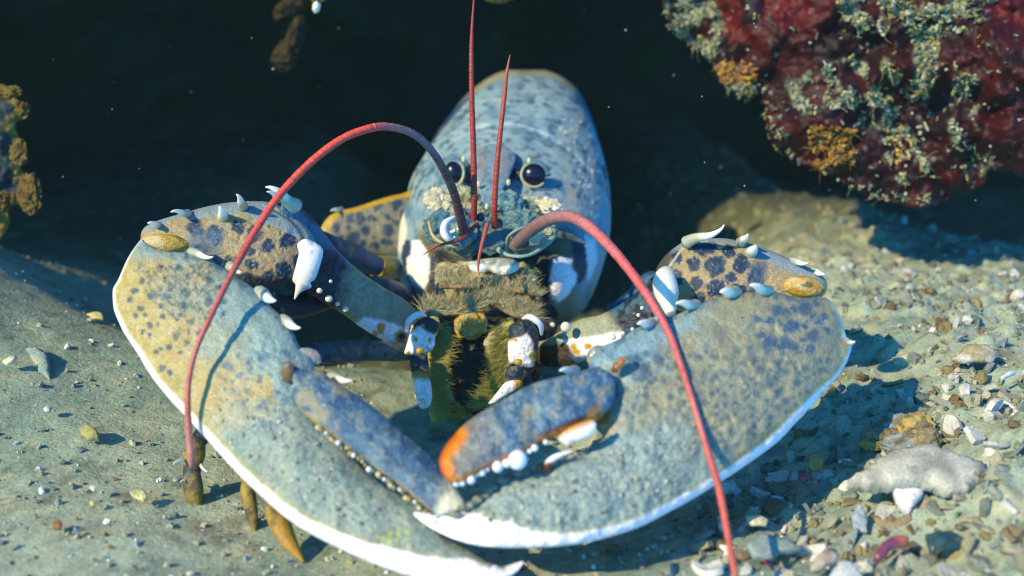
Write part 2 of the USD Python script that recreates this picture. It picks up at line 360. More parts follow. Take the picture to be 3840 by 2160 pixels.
# fine dark dashes that follow the arch of the back
arc = np.hypot((uu - 1880) * .9, (vv_ - 820)); ang = np.arctan2(vv_ - 820, uu - 1880)
dash = n2(ang * 420 / 24, arc / 7.5, 1, 6, 2); col = mix(col, pg(44, 84, 112), ss(.54, .66, dash) * .8 * ss(900, 700, vv_)); dash = n2(ang * 420 / 40, arc / 12, 1, 26, 2); col = mix(col, pg(180, 190, 182), ss(.58, .72, dash) * .6 * ss(900, 700, vv_))
col = mix(col, pg(66, 110, 140), ss(.5, .75, n2(uu, vv_, 45, 9)) * .5)
side = ss(.35, .75, np.abs(xm)); lines = n2((uu - 1890) * 1.0 + (vv_ - 700) * .12 * np.sign(xm), vv_ * .09, 11, 15, 3)
col = mix(col, pg(188, 182, 150), ss(.55, .68, lines) * side * .8)
col = mix(col, pg(40, 84, 120), ss(.35, .25, lines) * side * .6)
sp, sr_ = scatter([(2060, 420), (2230, 460), (2290, 800), (2230, 900), (2150, 600)], 44, 2.5, 7, 5)
col = mix(col, pg(230, 225, 200), spots(uu, vv_, sp, sr_, .3, 4))
for sx in (-1, 1):
    col = mix(col, pg(170, 128, 104), np.exp(-(((uu - (1852 + sx * 42)) / 24) ** 2 + ((vv_ - 590) / 50) ** 2)) * .6 * (.4 + .6 * (np.sin(vv_ * .55 + n2(uu, vv_, 20, 3) * 9) > 0)))
face = ss(820, 900, vv_) * ss(330, 270, np.abs(uu - 1860)); col = mix(col, pg(98, 96, 62), face)
low = ss(1020, 1120, vv_); col = mix(col, pg(150, 148, 110), low * ss(-.2, -.5, xm) + low * ss(.1, .4, xm) * .4)
for poly, c in ((A((190, 1080), (280, 1100), (300, 1450), (330, 1600), (250, 1600), (180, 1400)), pg(38, 60, 96)), (B((470, 0), (600, 0), (600, 300), (590, 540), (480, 420), (520, 200)), pg(30, 36, 58)),
                (B((1700, -100), (1980, -60), (1950, 300), (1960, 560), (1880, 620), (1900, 300), (1780, 60)), pg(22, 24, 32)), (B((2230, -200), (2390, -150), (2440, 200), (2330, 360), (2270, 230)), pg(22, 34, 60)),
                (A((120, 760), (190, 700), (240, 900), (230, 1060), (170, 1260), (110, 1200)), pg(225, 220, 196)), (B((2380, -280), (2520, -200), (2540, 60), (2440, 330), (2420, 100)), pg(220, 226, 226)),
                (B((250, 20), (300, -40), (290, -180), (400, -200), (490, -60), (525, 100), (500, 280), (450, 410), (360, 370), (270, 250), (230, 140)), pg(240, 234, 224)),
                (B((2010, 60), (2100, 10), (2235, 40), (2240, 150), (2290, 220), (2280, 340), (2200, 460), (2080, 560), (2000, 520), (1970, 300), (1985, 150)), pg(238, 236, 232))):
    col = mix(col, c, polymask(uu, vv_, poly, 4, 5, 3))
col = mix(col, pg(36, 40, 34), ss(12, 5, np.abs(vv_ - np.where(True, 292, 0))) * .0)
col = mix(col, pg(20, 22, 22), polymask(uu, vv_, B((560, -60), (760, -110), (1300, -70), (1700, -60), (1900, -100), (1900, 60), (1640, 60), (1000, 60), (640, 110)), 10, 8))  # shade of the gap under the antenna bases, painted dark
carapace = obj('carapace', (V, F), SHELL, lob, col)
# first tail ring: a cream band showing behind the rear edge of the carapace
u, v, d, cx, sn = ring_body(-3, lambda q: .012 - .06 * ss(330, 640, q), .03, 120, 160, 760)
V, F, uu, vv_ = ring_mesh(u, v, d)
top = ss(430, 300, vv_); obj('tail_ring', (V, F), SMOOTH, lob, mix(mix(pg(60, 90, 130), pg(178, 172, 138), top), pg(120, 120, 110), ss(.5, .7, n2(uu, vv_, 40, 3)) * .5))
u, v, d, cx, sn = ring_body(22, -.022, .002, 60, 160, 640)
ru, rv, rd = u[2:26], v[2:26], d[2:26]
def arc_tube(us, vs_, dd, r, n=6): P, R, q = path([(a, b, c, e) for a, b, c, e in zip(us, vs_, dd, r)], n); return tube(P, R, 6)
rimL = [(x, y + 30, z) for x, y, z in zip(Ls[1:9], vs[1:9], ds[1:9])][::-1]; rimR = [(x, y + 30, z) for x, y, z in zip(Rs[1:8], vs[1:8], ds[1:8])]
rim = [(a + 10, b, c + .046, 3.5) for a, b, c in rimL] + [(1965, 290, .806, 3.5)] + [(a - 10, b, c + .046, 3.5) for a, b, c in rimR]
P, R, q = path(rim, 6); obj('carapace_rim', tube(P, R, 6)[:2], SHELL, carapace, pg(28, 34, 36))
# rostrum between the eyes
ros = [(1772, 575), (1850, 540), (1930, 575), (1915, 650), (1885, 715), (1852, 770), (1828, 800), (1808, 775), (1790, 715), (1772, 650)]
V, F, uu, vv_, sd, di = inflate(ros, lambda u, v: .698 - (np.asarray(v) - 560) * .00030, .55, 5, rough=.002, seed=3)
c = mix(pg(136, 166, 176), pg(70, 110, 136), ss(.55, .68, n2(uu, vv_, 10, 3)) * .7)
for sx in (-1, 1): c = mix(c, pg(176, 134, 108), np.exp(-(((uu - (1845 + sx * 40)) / 22) ** 2 + ((vv_ - 610) / 48) ** 2)) * .7 * (.4 + .6 * (np.sin(vv_ * .55) > 0)))
rost = obj('rostrum', (V, F), SHELL, lob, c)
for (x, y) in A((930, 120), (1110, 420), (1470, 400), (1350, 560), (1720, 140), (1210, 690)):
    obj('spine', blob(x, y, .694 - (y - 560) * .00030 - .006, 8, 13, sub=2, rough=.2, seed=int(x)), WHITE, rost, pg(226, 206, 150))
# eyes
for k, (cx_, cy_, ru, rv, rot) in enumerate(((1703, 647, 32, 43, -18), (2003, 655, 44, 41, 20))):
    e = obj('eye', blob(cx_, cy_, .672, ru, rv, 28, rot, 4), EYE, lob)
    s = 1 if k == 0 else -1
    arc_ = [(cx_ + s * (ru + 4) * math.cos(t), cy_ + (rv + 5) * math.sin(t), .670, 3.4 + 1.8 * math.sin((t + 1.2) / 3.6 * 3.1)) for t in np.linspace(-1.0, 2.4, 9)]
    P, R, q = path(arc_, 5); obj('eye_rim', tube(P, R, 8)[:2], WHITE, e, pg(196, 188, 136))
    obj('eyestalk', blob(cx_ + s * 58, cy_ + 10, .684, 34, 34, sub=3, rough=.2, seed=k), SMOOTH, e, pg(18, 46, 66))
    obj('eye_socket', blob(cx_ + s * 4, cy_ + 6, .694, 64, 62, 40, sub=3, rough=.15, seed=k + 5), SHELL, e, pg(104, 138, 150))
# antennal bases and the lumpy plates of the face
def lump(name, x, y, d, ru, rv, c1, c2, rot=0, mat=SHELL, rd=None, seed=0, parent=None, rough=.35, sub=4):
    V, F = blob(x, y, d, ru, rv, rd, rot, sub, rough, seed)
    return obj(name, (V, F), mat, parent or lob, mix(c1, c2, ss(.42, .6, n3(V, .004, seed))))
cream, olive, teal, navy = pg(226, 210, 164), pg(128, 126, 84), pg(52, 110, 132), pg(20, 30, 44)
for i_, (x, y, rx, ry, c1, c2, rot) in enumerate((
        (1644, 752, 48, 40, cream, pg(190, 180, 140), 20), (1745, 745, 42, 46, pg(188, 178, 130), olive, 0), (1790, 790, 40, 34, pg(168, 160, 110), teal, 0), (1735, 815, 46, 40, olive, pg(170, 170, 140), 0),
        (1640, 850, 48, 55, pg(90, 110, 100), teal, 20), (1905, 770, 54, 48, pg(120, 150, 140), teal, 20), (1990, 770, 62, 34, pg(190, 186, 140), pg(90, 120, 120), 15), (2062, 772, 42, 28, pg(240, 236, 226), cream, 20),
        (1940, 830, 66, 40, teal, pg(110, 140, 130), -20), (1860, 850, 48, 44, olive, teal, 0), (1780, 880, 60, 52, pg(100, 120, 110), teal, 0), (1850, 895, 80, 46, pg(88, 110, 104), teal, 0), (1715, 920, 76, 34, pg(136, 138, 106), teal, 18), (1860, 800, 20, 30, pg(160, 156, 110), teal, 0))):
    lump('face_plate', x, y, .642 - (y - 750) * .00018 - (i_ % 3) * .003, rx, ry, c1, c2, rot, SHELL, 20, i_, None, .55, 5)
cup = lump('antenna_base', 1720, 872, .606, 64, 62, pg(150, 160, 150), teal, 0, SMOOTH, 26, 31)
P, R, q = path([(1706, 812, .594, 5), (1672, 835, .592, 13), (1664, 868, .590, 15), (1680, 895, .590, 13), (1706, 908, .594, 5)], 6); obj('base_plate', tube(P, R, 10)[:2], WHITE, cup, pg(226, 226, 222))
P, R, q = path([(1608, 830, .600, 5), (1622, 880, .596, 7), (1655, 910, .594, 8), (1700, 925, .594, 7), (1740, 932, .598, 4)], 6); obj('base_rim', tube(P, R, 8)[:2], SHELL, cup, pg(190, 176, 116))
cup2 = lump('antenna_base', 1985, 905, .602, 92, 48, teal, pg(120, 150, 130), -22, SMOOTH, 34, 44, None, .2)
P, R, q = path([(1900, 930, .590, 8), (1905, 890, .585, 6), (1940, 862, .582, 6), (1990, 845, .584, 5)], 6); obj('base_rim', tube(P, R, 8)[:2], SHELL, cup2, pg(150, 160, 130))
P, R, q = path([(1868, 935, .588, 12), (1900, 955, .584, 8), (1950, 962, .582, 7), (2000, 950, .584, 7), (2050, 915, .588, 9), (2085, 875, .592, 10)], 6); obj('base_rim', tube(P, R, 8)[:2], SHELL, cup2, pg(150, 172, 150))
lump('base_socket', 1948, 915, .588, 36, 34, pg(120, 112, 88), pg(70, 70, 60), -20, SHELL, 20, 3, cup2, .15)
lump('cheek_scale', 2060, 868, .59, 26, 20, pg(170, 168, 130), teal, 0, SHELL, 12, 12, cup2, .5)
rr = np.random.default_rng(88); out = []
fc = [pg(120, 140, 130), teal, pg(190, 182, 140), pg(90, 96, 70), pg(60, 100, 120), pg(206, 200, 170), pg(40, 60, 66)]
for _ in range(170):
    x, y = rr.uniform(1600, 2090), rr.uniform(700, 960)
    if y < 790 and 1790 < x < 1880 or ((x - 1850) / 250) ** 2 + ((y - 850) / 125) ** 2 > 1: continue
    q0 = at(x, y, .618 - (y - 850) * .0001 + .010 * abs(x - 1850) / 240 + rr.normal(0, .002)); dv = rr.normal(0, 1, 3); c_ = fc[rr.integers(len(fc))]
    for _k in range(rr.integers(2, 6)):
        z_ = rr.uniform(.0003, .0009); w = np.array(ICO[1].vertices) * (1 + rr.normal(0, .15, (42, 1))) * z_ * rr.uniform(.5, 1.4, 3); out.append((w + q0, np.array(ICO[1].faces), c_ * rr.uniform(.6, 1.2)))
        dv = dv + rr.normal(0, .6, 3); dv /= np.linalg.norm(dv); q0 = q0 + dv * z_ * 1.1
V, F, c = cat_m(out); obj('face_fuzz', (V, F), GROWTH, lob, c, kind='stuff')
# long antennae and the four antennules
def whip(name, pts, cols, parent=lob, n=26, sides=12, fuzz=0):
    P, R, q = path(pts, n); R = R * .9 * (1 + .045 * np.sin(np.arange(len(R)) * 1.9) + .05 * np.random.default_rng(2).normal(0, 1, len(R)).clip(-1, 1)); V, F, s = tube(P, R, sides)
    t = np.linspace(0, 1, len(cols)); c = np.stack([np.interp(s, t, np.array(cols)[:, k]) for k in range(3)], 1)
    c = c * 1.12; c = mix(c, c * .6, ss(.45, .7, n3(V, .0035, 4)) * .5); c = mix(c, c * .7 + .07, (np.sin(np.round(s * (len(R) - 1)) * 1.9) > .2) * .45)
    return obj(name, (V, F), WHIP, parent, c)
S_ = 3840 / 2576
def dp(*q): return [(x * S_, y * S_, d, r * S_) for x, y, d, r in q]
red, pink, dkp = lin(222, 70, 48), lin(214, 112, 112), pg(84, 46, 52)
whip('antenna', dp((1168, 588, .600, 14), (1158, 545, .588, 13), (1140, 480, .575, 12), (1112, 420, .560, 11.5), (1080, 372, .55, 11), (1040, 337, .54, 11), (985, 320, .53, 11), (935, 322, .522, 11.5), (860, 350, .513, 11), (780, 410, .504, 11), (700, 495, .494, 11), (640, 585, .482, 10.5), (585, 685, .466, 9.5), (535, 785, .455, 8.5), (495, 875, .449, 8), (476, 950, .446, 8), (472, 1020, .445, 9), (476, 1090, .446, 10.5), (481, 1150, .446, 11), (482, 1175, .447, 5)),
     [dkp, dkp, pg(100, 66, 66), pg(150, 110, 108), pg(180, 110, 106), red, red, red, pg(206, 84, 64), pg(204, 92, 76), pg(206, 110, 96), pg(205, 100, 64), pg(200, 124, 108), pg(190, 110, 96)])
whip('antenna', dp((1292, 618, .590, 17), (1325, 588, .578, 18), (1360, 562, .560, 18), (1405, 545, .54, 17), (1455, 553, .52, 16.5), (1510, 595, .503, 15.5), (1570, 662, .487, 14), (1630, 745, .472, 12.5), (1680, 832, .458, 10.5), (1712, 915, .447, 9.5), (1740, 1000, .437, 9), (1764, 1080, .430, 9), (1788, 1160, .422, 9.5), (1808, 1225, .415, 10.5), (1822, 1295, .407, 10.5), (1836, 1375, .398, 9.5), (1848, 1440, .39, 9), (1862, 1520, .382, 8)),
     [pg(120, 96, 90), pg(140, 100, 96), pg(176, 120, 118), pg(205, 112, 112), pg(214, 90, 90), pg(214, 96, 92), pg(212, 92, 84), pg(212, 110, 100), pg(206, 78, 70), pg(214, 96, 72), pg(212, 90, 66), pg(208, 110, 92)])
whip('antennule', dp((1192, 552, .588, 9), (1193, 500, .58, 8.5), (1192, 430, .575, 8.5), (1190, 340, .57, 8), (1187, 250, .565, 7.5), (1186, 180, .562, 7), (1186, 120, .56, 6), (1188, 60, .558, 4), (1192, 0, .556, 2.5), (1196, -60, .555, 1.2)), [pg(176, 44, 22)] * 2)
whip('antennule', dp((1246, 572, .588, 10), (1244, 520, .58, 8.5), (1249, 430, .575, 7.5), (1258, 340, .572, 7), (1268, 250, .57, 6.5), (1274, 190, .568, 5), (1283, 138, .566, 1.5)), [pg(180, 46, 22)] * 2 + [pg(190, 90, 50)])
whip('antennule', dp((1200, 562, .584, 6.5), (1182, 582, .578, 6), (1165, 598, .573, 5.5), (1140, 608, .57, 5), (1105, 617, .568, 4), (1085, 627, .567, 3), (1064, 642, .566, 1.2)), [pg(120, 40, 24), pg(178, 60, 30), pg(176, 62, 34)])
whip('antennule', dp((1226, 562, .582, 6.5), (1219, 590, .576, 6), (1211, 622, .572, 5.5), (1205, 650, .57, 4.5), (1203, 675, .569, 3), (1206, 692, .568, 1.2)), [pg(180, 90, 70), pg(182, 62, 32), pg(176, 70, 44)])
for x, y in ((1802, 815), (1870, 838), (1776, 812)): lump('antennule_joint', x, y, .590, 17, 17, navy, teal, 0, SMOOTH, None, 3, None, .05, 3)

# ---- mouth
V, F, uu, vv_, sd, di = inflate(B((600, 120), (800, 60), (1100, 70), (1500, 60), (1720, 120), (1800, 360), (1780, 600), (1500, 700), (1200, 600), (1000, 720), (660, 660), (590, 400)), .632, .25, 6, rough=.004, roughs=22, seed=6)
c = mix(pg(190, 178, 128), pg(140, 126, 78), ss(.4, .62, n2(uu, vv_, 24, 7))); c = mix(c, pg(70, 62, 42), ss(.62, .72, n2(uu, vv_, 34, 8)))
mouth = obj('mouthparts', (V, F), SHELL, lob, c)
V, F, uu, vv_, sd, di = inflate(B((985, 70), (1120, 40), (1300, 20), (1480, 30), (1590, 70), (1600, 150), (1500, 215), (1400, 232), (1310, 215), (1240, 185), (1180, 205), (1120, 212), (1030, 180), (985, 120)), .606, .45, 5, n=3, rough=.004, roughs=20)
c = mix(pg(240, 234, 214), pg(120, 130, 110), ss(1010, 985, vv_ + (np.abs(uu - 1850) * .05)) * .8); c = mix(c, pg(190, 140, 50), np.exp(-(((uu - 1834) / 16) ** 2 + ((vv_ - 1018) / 10) ** 2)))
obj('mandible', (V, F), WHITE, mouth, c)
for pts, c in ((B((650, 130), (740, 150), (800, 90), (900, 100), (985, 60), (990, 160), (900, 190), (870, 260), (790, 240), (720, 310), (660, 280), (690, 210)), pg(206, 194, 140)), (B((1590, 100), (1660, 70), (1720, 150), (1690, 220), (1760, 300), (1700, 390), (1640, 330), (1650, 250), (1590, 220)), pg(176, 166, 112)), (B((590, 360), (640, 330), (700, 420), (720, 520), (640, 560), (600, 500)), pg(178, 150, 96)), (B((1700, 330), (1800, 370), (1880, 480), (1860, 620), (1780, 580), (1720, 480)), pg(128, 110, 70))):
    V, F, uu, vv_, sd, di = inflate(pts, .616, .45, 4, rough=.003, roughs=18, seed=int(pts[0][0])); st_ = n2(uu + vv_ * .5, vv_ - uu * .4, 1, 3) * 0 + n2((uu + vv_ * .4) / 6, (vv_ - uu * .3) / 40, 1, 4, 2); c_ = mix(np.tile(c, (len(uu), 1)), c * .45, ss(.5, .66, st_) * .8); obj('jaw_plate', (V, F), SHELL, mouth, mix(c_, pg(222, 214, 176), ss(.62, .72, n2(uu, vv_, 16, 9)) * .8))
obj('mouth_spot', blob(1788, 1112, .600, 12, 10, sub=2, rough=.3), WHITE, mouth, pg(235, 92, 24))
def hairs(name, base, dirs, length, r, cols, parent, seed, curve=.25, dj=.25):
    """Tapered bristles: base (n,3) u v d, dirs (n,2) in the picture's plane plus a little towards the viewer."""
    rr = np.random.default_rng(seed); out = []
    for b, dv in zip(base, dirs):
        l = length * rr.uniform(.6, 1.15); a = rr.normal(0, dj); c, s = math.cos(a), math.sin(a)
        dv = np.array([dv[0] * c - dv[1] * s, dv[0] * s + dv[1] * c]); n_ = np.array([-dv[1], dv[0]]) * rr.normal(0, curve)
        dz = -rr.uniform(0, .4) * l * K * .6
        q = [(b[0] + dv[0] * l * t + n_[0] * l * t * t, b[1] + dv[1] * l * t + n_[1] * l * t * t, b[2] + dz * t) for t in (0, .5, 1)]
        q = np.array(q); V, F, s_ = tube(at(q[:, 0], q[:, 1], q[:, 2]), np.array([r, r * .8, r * .25]) * K * .6, 3)
        out.append((V, F, cols[rr.integers(len(cols))] * rr.uniform(.75, 1.1)))
    V, F, c = cat_m(out); return obj(name, (V, F), HAIR, parent, c, kind='stuff')
def along(pts, n, seed, spread=0):
    q = resample(catmull(pts, 8), 2); i_ = np.random.default_rng(seed).integers(0, len(q), n); return q[i_] + np.random.default_rng(seed + 1).normal(0, 1, (n, 3)) * [spread, spread, 0]
tan = [pg(216, 200, 144), pg(192, 178, 120), pg(228, 216, 168), pg(166, 156, 104)]; yel = [pg(206, 192, 70), pg(182, 176, 90), pg(210, 186, 50), pg(156, 158, 100)]
for k, (pts, ang) in enumerate(((B((640, 375), (760, 372), (900, 375), (1080, 380)), -80), (B((1230, 330), (1400, 375), (1600, 425), (1850, 480)), -70), (B((440, 690), (640, 700), (820, 692), (1060, 655), (1130, 590)), -75), (B((1290, 560), (1400, 640), (1560, 720), (1740, 770)), -60))):
    dd = .598 if k < 2 else .588
    P, R, q = path([(x, y, dd, r) for (x, y), r in zip(pts, (9, 9, 8, 6, 4))], 8); V, F, s = tube(P, R, 8)
    palp = obj('feathery_palp', (V, F), SHELL, lob, mix(pg(168, 136, 84), pg(120, 94, 56), (np.sin(s * 160) > 0) * 1.0))
    b = along([(x, y, dd) for x, y in pts], 420 if k < 2 else 900, 40 + k, 4); a_ = math.radians(ang)
    hairs('bristles', b, np.tile([math.cos(a_), math.sin(a_)], (len(b), 1)), 36 if k < 2 else 70, 1.15, tan, palp, 50 + k, .3, .45)
b = np.random.default_rng(3).uniform((1700, 1040, .600), (2020, 1120, .606), (150, 3)); hairs('bristles', b, np.tile([.1, -1.0], (150, 1)), 40, 1.4, tan, mouth, 77, .4, .8)

rr = np.random.default_rng(4); b = np.vstack([rr.uniform((1640, 985, .610), (1760, 1050, .616), (260, 3)), rr.uniform((1930, 1000, .610), (2000, 1080, .616), (200, 3))])
hairs('bristles', b, np.stack([(b[:, 0] - 1850) / 260, np.full(len(b), .8)], 1), 34, 1.1, tan, mouth, 79, .4, .6)
# ---- third maxillipeds: two banded limbs fringed with bristles
def bands(s, stops):
    x = np.array([a for a, _ in stops]); c = np.array([b for _, b in stops]); return np.stack([np.interp(s, x, c[:, k]) for k in range(3)], 1)
wht, yl, dk = pg(244, 240, 238), pg(206, 160, 30), pg(22, 44, 62)
for k, (pts, fr, sgn) in enumerate((
        ((Cc((780, 300), (860, 330), (830, 420), (790, 540), (770, 640)), Cc((780, 660), (790, 740), (800, 860)), Cc((800, 850), (810, 960), (830, 1080), (830, 1220))), Cc((930, 330), (960, 560), (900, 760), (930, 1000), (940, 1190), (1010, 1330)), 1),
        ((Cc((1960, 330), (1880, 400), (1880, 500), (1870, 620), (1860, 760)), Cc((1820, 770), (1800, 850), (1790, 930)), Cc((1800, 920), (1740, 1010), (1660, 1090), (1560, 1150))), Cc((1740, 360), (1720, 560), (1700, 760), (1680, 900), (1600, 1080), (1480, 1200)), -1))):
    rs = ((32, 46, 50, 50, 46), (26, 32, 30), (30, 34, 34, 18)); dd = (.585, .584, .582)
    limb = None
    shapes = (((700, 330), (800, 270), (900, 260), (985, 320), (985, 420), (950, 470), (945, 560), (880, 640), (760, 660), (680, 660), (620, 650), (640, 560), (680, 420)), ((690, 670), (760, 640), (860, 670), (880, 760), (870, 860), (790, 880), (700, 860), (680, 760)), ((700, 850), (780, 830), (870, 870), (910, 1000), (915, 1120), (890, 1210), (820, 1245), (770, 1200), (730, 1050), (705, 930))) if k == 0 else (
        ((1740, 360), (1820, 310), (1930, 290), (2020, 350), (2060, 450), (2050, 600), (2010, 780), (1900, 790), (1800, 760), (1740, 740), (1730, 560), (1740, 480)), ((1720, 800), (1790, 780), (1890, 790), (1890, 900), (1860, 960), (1760, 970), (1700, 950)), ((1700, 960), (1800, 930), (1880, 940), (1860, 1010), (1760, 1070), (1660, 1130), (1580, 1180), (1520, 1180), (1600, 1080)))
    darkp = Cc((690, 320), (800, 250), (900, 240), (1000, 320), (1000, 430), (945, 440), (860, 400), (780, 340), (720, 380)) if k == 0 else Cc((1720, 340), (1820, 290), (1930, 270), (2040, 350), (2080, 480), (2080, 790), (2015, 790), (2005, 520), (1930, 430), (1850, 470), (1720, 510))
    for j_, sh in enumerate(shapes):
        V, F, u, v, *_ = inflate(Cc(*sh), dd[j_] - j_ * .004, .72, 4, n=4, rough=.002, roughs=22, fine=.0012, seed=60 + j_)
        nn = n2(u, v, 26, 7 + j_ + k)
        if j_ == 0: c = mix(mix(wht, pg(206, 150, 50), polymask(u, v, darkp, 22, 6)), dk, polymask(u, v, darkp, 6, 8)); c = mix(c, pg(214, 176, 60), ss(.60, .70, nn))
        elif j_ == 1: c = mix(mix(dk, pg(110, 110, 96), ss(.5, .62, nn)), pg(190, 140, 50), ss(.0, 1., (v - v.min()) / np.ptp(v) * 2 - 1.2))
        else: t_ = ((v - v.min()) / np.ptp(v) if k == 0 else (u.max() - u) / np.ptp(u)) + (nn - .5) * .2; c = mix(pg(206, 150, 50), wht, ss(.15, .32, t_)); c = mix(c, pg(196, 170, 60), ss(.64, .7, nn) * .8)
        c = mix(c, pg(120, 118, 96), ss(.56, .72, n2(u, v, 9, 5)) * .5); c = c * (.75 + .4 * n2(u, v, 14, 8))[:, None]
        o = obj('maxilliped' if limb is None else 'segment', (V, F), SHELL, lob if limb is None else limb, c)
        limb = limb or o
    x, y = pts[0][-1]; obj('joint', blob(x + sgn * 6, y - 8, .570, 15, 13, sub=3, rough=.1), SMOOTH, limb, yl)
    x, y = pts[0][0]; P, R, q = path([(x - sgn * 46, y + 40, .582, 5), (x - sgn * 40, y, .576, 12), (x - sgn * 4, y - 26, .576, 12), (x + sgn * 26, y - 20, .58, 4)], 6); obj('joint_cap', tube(P, R, 8)[:2], WHITE, limb, pg(226, 226, 224))
    b = along([(x, y, .592) for x, y in fr], 900, 60 + k, 12); t = (b[:, 1] - 1180) / 420
    hairs('bristles', b, np.stack([np.full(len(b), sgn * 1.0), .75 - 1.0 * t], 1), 66, 1.5, yel, limb, 70 + k, .25, .25)
    for j_, (x, y, rx, ry) in enumerate(((fr[0][0], fr[0][1] + 60, 36, 90), (fr[2][0] + sgn * 6, fr[2][1] + 40, 30, 90), (fr[4][0] + sgn * 5, fr[4][1], 26, 80))):
        lump('inner_plate', x, y, .602, rx, ry, yel[j_ % 2], pg(150, 150, 96), 0, SHELL, 18, 4 + j_, limb, .2, 3)
V, F, u, v, *_ = inflate([(1600, 1150), (1840, 1120), (2080, 1150), (2060, 1330), (1960, 1520), (1850, 1640), (1740, 1560), (1640, 1340)], lambda a, b: .632 - (np.asarray(b) - 1150) * 6e-5, .25, 8, rough=.012, roughs=30, seed=8)
obj('underside_shade', (V, F), SHELL, lob, mix(pg(58, 54, 30), pg(34, 34, 26), ss(.4, .6, n2(u, v, 30, 4))))  # added plate; its dark colour stands for the darkness between the limbs
# yellow floor of the mouth and lower limbs seen between the fringes
lump('lower_plate', 1762, 1220, .612, 60, 50, pg(196, 182, 110), yl, -20, SHELL, 30, 3); lump('lower_plate', 1700, 1545, .60, 90, 34, pg(150, 140, 30), pg(90, 90, 50), 28, SHELL, 26, 8); lump('lower_plate', 1880, 1290, .606, 60, 70, pg(150, 136, 60), pg(206, 190, 150), 10, SHELL, 26, 9)

# ---- claws
def dirt(c0, u, v, m=1.0):
    c = c0 * (.84 + .32 * n2(u, v, 16, 61, 4))[:, None]; c = mix(c, pg(110, 116, 96), ss(.5, .75, n2(u, v, 75, 62, 4)) * .25)
    c = mix(c, pg(70, 84, 84), ss(.70, .8, n2(u, v, 6, 63, 2)) * .4); c = mix(c, pg(226, 222, 206), ss(.90, .96, n2(u, v, 5, 64, 1)) * .6); return mix(c0, c, np.broadcast_to(m, (len(c),)))
def tooth(name, x, y, d, rx, ry, parent, c=wht, rot=0, seed=0): return obj(name, blob(x, y, d, rx, ry, None, rot, 2, .06, seed), WHITE, parent, c)
def spine(x, y, x2, y2, d, r, parent, base_c=None, dz=-.006):
    dx, dy = x2 - x, y2 - y; bx, by = -dy * .12, dx * .12
    P, R, q = path([(x - dx * .35, y - dy * .35, d + .009, r * 1.25), (x, y, d + .003, r * .95), (x + dx * .45 + bx, y + dy * .45 + by, d + dz * .5, r * .62), (x + dx * .82 + bx * .8, y + dy * .82 + by * .8, d + dz, r * .32), (x2, y2, d + dz * 1.1, r * .1)], 4)
    V, F, s = tube(P, R, 10); return obj('spine', (V, F), WHITE, parent, mix(base_c if base_c is not None else pg(186, 184, 160), lin(252, 240, 214) * .85, ss(.25, .5, s + (n3(V, .003, 2) - .5) * .2)))
def dL(u, v): return .452 + (1500 - np.asarray(v)) * 7.2e-5 + np.maximum(0, 1100 - np.asarray(u)) * 2.8e-5
def dR(u, v): return .443 + (1500 - np.asarray(v)) * 7.0e-5 + np.maximum(0, np.asarray(u) - 2100) * 2.6e-5
outerL = [(537, 905), (528, 898), (481, 964), (443, 1049), (424, 1083), (424, 1135), (430, 1170), (451, 1220), (466, 1250), (515, 1325), (571, 1417), (640, 1502), (699, 1566), (764, 1635), (828, 1708), (915, 1800), (1000, 1880), (1064, 1936), (1150, 1994), (1257, 2049), (1364, 2100), (1471, 2140), (1580, 2176), (1700, 2196), (1800, 2194), (1880, 2178), (1935, 2146), (1965, 2106)]
innerL = [(1933, 2112), (1885, 2124), (1834, 2112), (1780, 2078), (1720, 2044), (1663, 2012), (1640, 1965), (1599, 1919), (1513, 1863), (1428, 1813), (1342, 1735), (1290, 1672), (1240, 1610), (1190, 1560), (1150, 1500), (1170, 1430), (1180, 1380), (1172, 1335), (1127, 1302), (1102, 1254), (1063, 1194), (1020, 1154), (973, 1101), (931, 1066), (875, 1032), (794, 977), (717, 951), (657, 945), (593, 938)]
bodyL = outerL + innerL
V, F, u, v, sd, di = inflate(bodyL, dL, .52, 5, n=4, rough=.0045, roughs=70, seed=11, fine=.0006)
do = dist_line(u, v, outerL)
c = mix(pg(150, 174, 162), pg(136, 166, 172), ss(.35, .65, n2(u, v, 120, 1)))
c = mix(c, pg(160, 170, 146), ss(1450, 1750, v) * .8)
och = (1 - ss(90, 390, do + (n2(u, v, 110, 3) - .5) * 260)) * ss(930, 1010, v) * ss(1720, 1450, v + (n2(u, v, 80, 8) - .5) * 200)
och = np.maximum(och, ss(.5, .62, n2(u, v, 90, 21)) * ss(700, 850, u) * ss(1150, 1050, u) * ss(1300, 1400, v) * ss(1560, 1470, v))
c = mix(c, mix(pg(194, 162, 74), pg(200, 178, 112), ss(.35, .65, n2(u, v, 26, 5))), och * .88)
p_, r_ = scatter([(470, 1060), (620, 960), (820, 1040), (840, 1200), (700, 1300), (620, 1460), (540, 1330)], 46, 7, 17, 2); c = mix(c, pg(48, 84, 100), spots(u, v, p_, r_, .4, 7) * .85)
p_, r_ = scatter([(520, 1000), (760, 990), (840, 1100), (680, 1180), (560, 1120)], 26, 12, 30, 4, .9); c = mix(c, pg(50, 90, 110), spots(u, v, p_, r_, .5, 12, 2) * .7 * ss(.35, .6, n2(u, v, 9, 4)))
p_, r_ = scatter([(860, 1330), (1080, 1300), (1100, 1560), (1060, 1640), (900, 1560), (800, 1420)], 40, 7, 20, 8); c = mix(c, pg(74, 112, 140), spots(u, v, p_, r_, .45, 9, 3) * .75)
c = mix(c, pg(60, 104, 136), ss(40, 8, dist_line(u, v, [(657, 945), (794, 977), (931, 1066), (1020, 1154), (1102, 1254), (1150, 1320)])) * ss(.42, .6, n2(u, v, 14, 6)) * .8)
